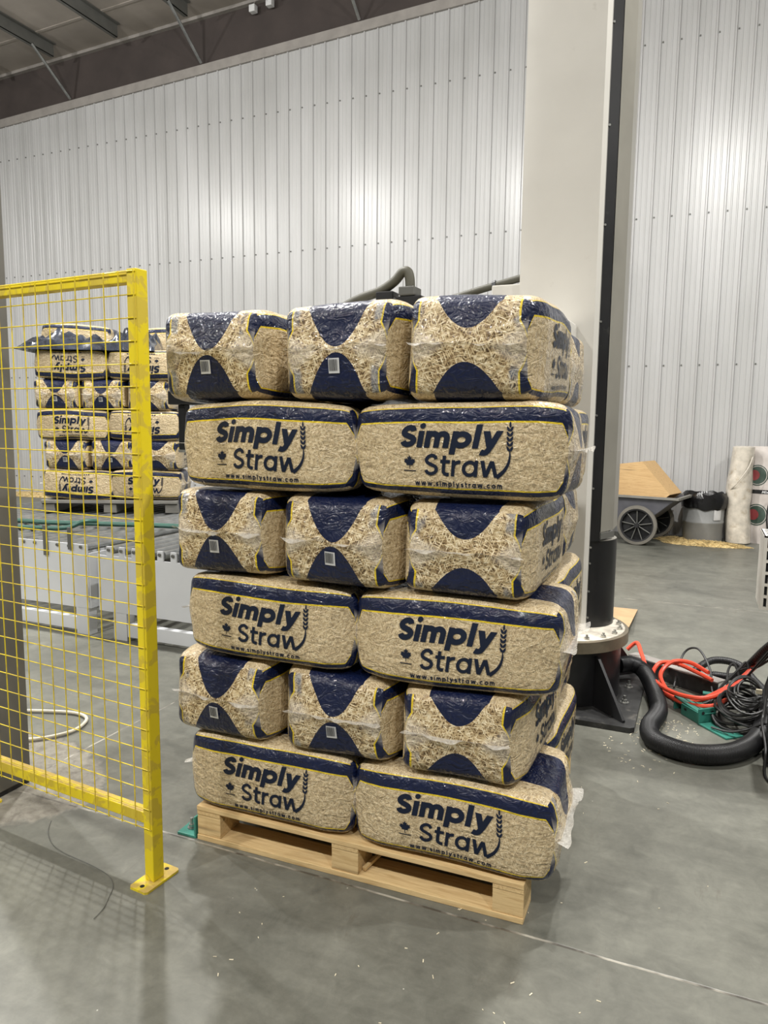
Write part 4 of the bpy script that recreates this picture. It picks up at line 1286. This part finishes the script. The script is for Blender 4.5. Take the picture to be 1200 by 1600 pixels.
# waste bin with a black liner
t = thing('waste_bin', 'grey round waste bin with a black liner folded over its rim', 'bin', (0.05, 10.72, 0))
B().lathe([(0.235, 0.0), (0.245, 0.02), (0.250, 0.25), (0.258, 0.26), (0.258, 0.28), (0.252, 0.29), (0.262, 0.56), (0.245, 0.56), (0.235, 0.03), (0.0, 0.03)], 40).build('drum', M['bin'], t, smooth=True)
b = B(); n = 48
for k_, (r, z) in enumerate(((0.22, 0.50), (0.235, 0.60), (0.262, 0.655), (0.300, 0.60), (0.288, 0.50), (0.275, 0.455))):
    for i in range(n):
        a = 2*PI*i/n
        w = mnoise.noise(Vector((math.cos(a)*4, math.sin(a)*4, k_*0.8)))
        rr = r*(1+0.05*w) if r > 0.25 else r
        b.v.append((rr*math.cos(a), rr*math.sin(a), z+0.04*mnoise.noise(Vector((math.cos(a)*2.5+9, math.sin(a)*2.5, k_*0.5)))))
for k_ in range(5):
    for i in range(n):
        b.f.append((k_*n+i, k_*n+(i+1) % n, (k_+1)*n+(i+1) % n, (k_+1)*n+i))
b.build('liner', M['bin_bag'], t, smooth=True)
lb = B()
for i in range(7):
    a = math.radians(-62+i*4)
    lb.v += [(0.2625*math.cos(a), 0.2625*math.sin(a), 0.31), (0.2675*math.cos(a), 0.2675*math.sin(a), 0.46)]
lb.f = [(2*i, 2*i+2, 2*i+3, 2*i+1) for i in range(6)]
lb.build('sticker', M['label_white'], t)

# tall roll of plastic film
t = thing('film_roll', 'tall rolled bundle of pearly plastic film leaning on the back wall', 'film roll', (0.49, 10.70, 0))
b = B(); n = 28
rows = [(0.125, 0.0), (0.150, 0.02), (0.152, 0.25), (0.150, 0.5), (0.158, 0.72), (0.148, 0.85), (0.138, 1.0), (0.140, 1.2), (0.135, 1.27), (0.10, 1.285), (0.0, 1.28)]
for k_, (r, z) in enumerate(rows):
    for i in range(n):
        a = 2*PI*i/n
        w = mnoise.noise(Vector((math.cos(a)*2, math.sin(a)*2, z*3)))
        b.v.append((r*(1+0.10*w)*math.cos(a)-0.03*math.sin(z*2.4), r*(1+0.10*w)*math.sin(a)+0.06*z, z))
for k_ in range(len(rows)-1):
    for i in range(n):
        b.f.append((k_*n+i, k_*n+(i+1) % n, (k_+1)*n+(i+1) % n, (k_+1)*n+i))
b.f.append(tuple(range(n))[::-1])
b.build('roll', M['roll_film'], t, smooth=True)
b = B().tube(curve_pts([(0.10, -0.09, 1.15), (0.06, -0.13, 1.02), (-0.02, -0.155, 0.88), (-0.10, -0.13, 0.76), (-0.165, -0.02, 0.68)], 8), 0.008, 6)
b.build('loose_edge', M['roll_film'], t, smooth=True)

# printed sack standing by the wall
t = thing('printed_sack', 'white printed plastic sack with round red and green badges against the back wall', 'sack', (0.83, 10.86, 0))
b = B(); nx_, nz_ = 22, 30
for side in (-1, 1):
    for i in range(nx_+1):
        for j in range(nz_+1):
            u, w = i/nx_, j/nz_
            th = 0.075*(math.sin(PI*u)**0.6 if 0 < u < 1 else 0)*(1-0.75*w**3)*(0.9 if side > 0 else 1)
            dn = 0.016*mnoise.noise(Vector((u*4, w*7, side*3.0)))*(1 if 0 < u < 1 else 0)
            b.v.append(((u-0.5)*0.46, side*th+dn+0.07*w, w*1.28))
N = (nx_+1)*(nz_+1)
for i in range(nx_):
    for j in range(nz_):
        q = i*(nz_+1)+j
        b.f.append((q, q+nz_+1, q+nz_+2, q+1)); b.f.append((N+q, N+q+1, N+q+nz_+2, N+q+nz_+1))
for i in range(nx_):
    b.f.append((i*(nz_+1), N+i*(nz_+1), N+(i+1)*(nz_+1), (i+1)*(nz_+1)))
    q = i*(nz_+1)+nz_; b.f.append((q, q+nz_+1, N+q+nz_+1, N+q))
sack = b.build('body', M['sack'], t, smooth=True)
def sack_pt(x, z, off):
    u, w = x/0.46+0.5, z/1.28
    th = 0.075*(max(0.0, math.sin(PI*u))**0.6)*(1-0.75*w**3)
    return (x, -th+0.016*mnoise.noise(Vector((u*4, w*7, -3.0)))+0.07*w-off, z)
def badge(cx_, cz_, r, mat, off, name, half=None):
    b = B(); n = 28; rr = 5
    b.v.append(sack_pt(cx_, cz_, off))
    for q in range(1, rr+1):
        for i in range(n):
            a = 2*PI*i/n
            b.v.append(sack_pt(max(-0.22, min(0.22, cx_+r*q/rr*math.cos(a))), cz_+r*1.1*q/rr*math.sin(a), off))
    for i in range(n):
        b.f.append((0, 1+i, 1+(i+1) % n))
        for q in range(rr-1):
            b.f.append((1+q*n+i, 1+(q+1)*n+i, 1+(q+1)*n+(i+1) % n, 1+q*n+(i+1) % n))
    return b.build(name, M[mat], t)
for cx_, cz_, r in ((-0.155, 0.90, 0.125), (0.085, 0.90, 0.125), (-0.14, 0.38, 0.13)):
    badge(cx_, cz_, r, 'green_ink', 0.004, 'badge_ring')
    badge(cx_, cz_, r*0.90, 'sack', 0.0055, 'badge_gap')
    badge(cx_, cz_, r*0.84, 'green_ink', 0.007, 'badge_disc')
    badge(cx_-r*0.30, cz_, r*0.50, 'red_ink', 0.0085, 'badge_field')
def sack_box(x0, x1, z0, z1, name):
    b = B(); n = 10
    for i in range(n+1):
        x = x0+(x1-x0)*i/n; b.v += [sack_pt(x, z0, 0.005), sack_pt(x, z1, 0.005)]
    b.f = [(2*i, 2*i+2, 2*i+3, 2*i+1) for i in range(n)]
    b.build(name, M['ink_black'], t)
sack_box(-0.215, 0.0, 0.66, 0.71, 'print_band')
tv, tf = text_shape('Mix', 0.085, -0.095, 0.668, bold=0.02, shear=0.25, height=0.034)
b = B(); b.v = [sack_pt(x, z, 0.0075) for x, z in tv]; b.f = tf
b.build('print_word', M['label_white'], t)
sack_box(-0.005, 0.015, 1.12, 1.17, 'print_mark')
sack_box(0.11, 0.22, 1.00, 1.04, 'print_band')
# small black cable bundle hung in front of the sack
tube_thing('black_cable', 'thin black cable bundle bowed in front of the printed sack', 'cable', [(0.86, 10.60, 0.02), (0.80, 10.60, 0.35), (0.83, 10.62, 0.60), (0.93, 10.64, 0.72), (1.05, 10.64, 0.60), (1.08, 10.62, 0.3), (1.05, 10.6, 0.02)], 0.012, M['cable'], 6, 8, 'loose black cables')

def straws(name, label, cat, spots, mat, seed):
    """loose chopped straw: nobody could count it"""
    rg = random.Random(seed); b = B()
    for cx_, cy_, rx, ry, hh, cnt, ln in spots:
        if hh > 0.02:
            n = 28; k0 = len(b.v)
            b.v.append((cx_, cy_, hh*0.8))
            for q in range(1, 5):
                for i in range(n):
                    a = 2*PI*i/n; f = q/4
                    w = 1+0.25*mnoise.noise(Vector((math.cos(a)*2, math.sin(a)*2, seed)))
                    b.v.append((cx_+rx*f*w*math.cos(a), cy_+ry*f*w*math.sin(a), max(0.002, hh*0.8*(1-f*f))))
            for i in range(n):
                b.f.append((k0, k0+1+i, k0+1+(i+1) % n))
                for q in range(3):
                    b.f.append((k0+1+q*n+i, k0+1+(q+1)*n+i, k0+1+(q+1)*n+(i+1) % n, k0+1+q*n+(i+1) % n))
        for _ in range(cnt):
            r = math.sqrt(rg.random())*1.05; a = rg.uniform(0, 2*PI)
            x, y = cx_+rx*r*math.cos(a), cy_+ry*r*math.sin(a)
            z = max(0.0, hh*0.8*(1-r*r))+(0.004 if hh > 0.02 else 0.001)
            L_ = ln*rg.uniform(0.4, 1.4); w_ = L_*0.05+0.0008
            mt = Matrix.Translation((x, y, z)) @ Euler((rg.uniform(-.2, .2), rg.uniform(-.35, .35)*(1 if hh > 0.02 else 0.1), rg.uniform(0, PI))).to_matrix().to_4x4()
            b.box(-L_/2, L_/2, -w_, w_, -0.0008, 0.0008, mt)
    o = b.build(name, mat)
    return tag(o, label, cat, kind='stuff')
straws('straw_heap', 'low golden heap of loose straw spilled along the back wall by the bin', 'straw', [(0.10, 10.35, 0.52, 0.16, 0.07, 900, 0.05), (-0.28, 10.62, 0.25, 0.16, 0.05, 300, 0.05)], M['straw_loose'], 3)
straws('straw_heap', 'pale straw litter along the foot of the back wall at the far left', 'straw', [(-12.3, 10.7, 0.9, 0.25, 0.10, 350, 0.06)], M['straw_loose'], 5)
straws('straw_litter', 'scattered pale straw flecks on the floor around the hose and pedestal', 'straw', [(-0.10, 3.85, 0.16, 0.25, 0.0, 110, 0.012), (-0.16, 3.60, 0.22, 0.22, 0.0, 60, 0.012), (-0.1, 2.4, 0.7, 1.0, 0.0, 40, 0.010), (-0.7, 1.7, 0.7, 0.4, 0.0, 26, 0.009)], M['straw_pale'], 9)
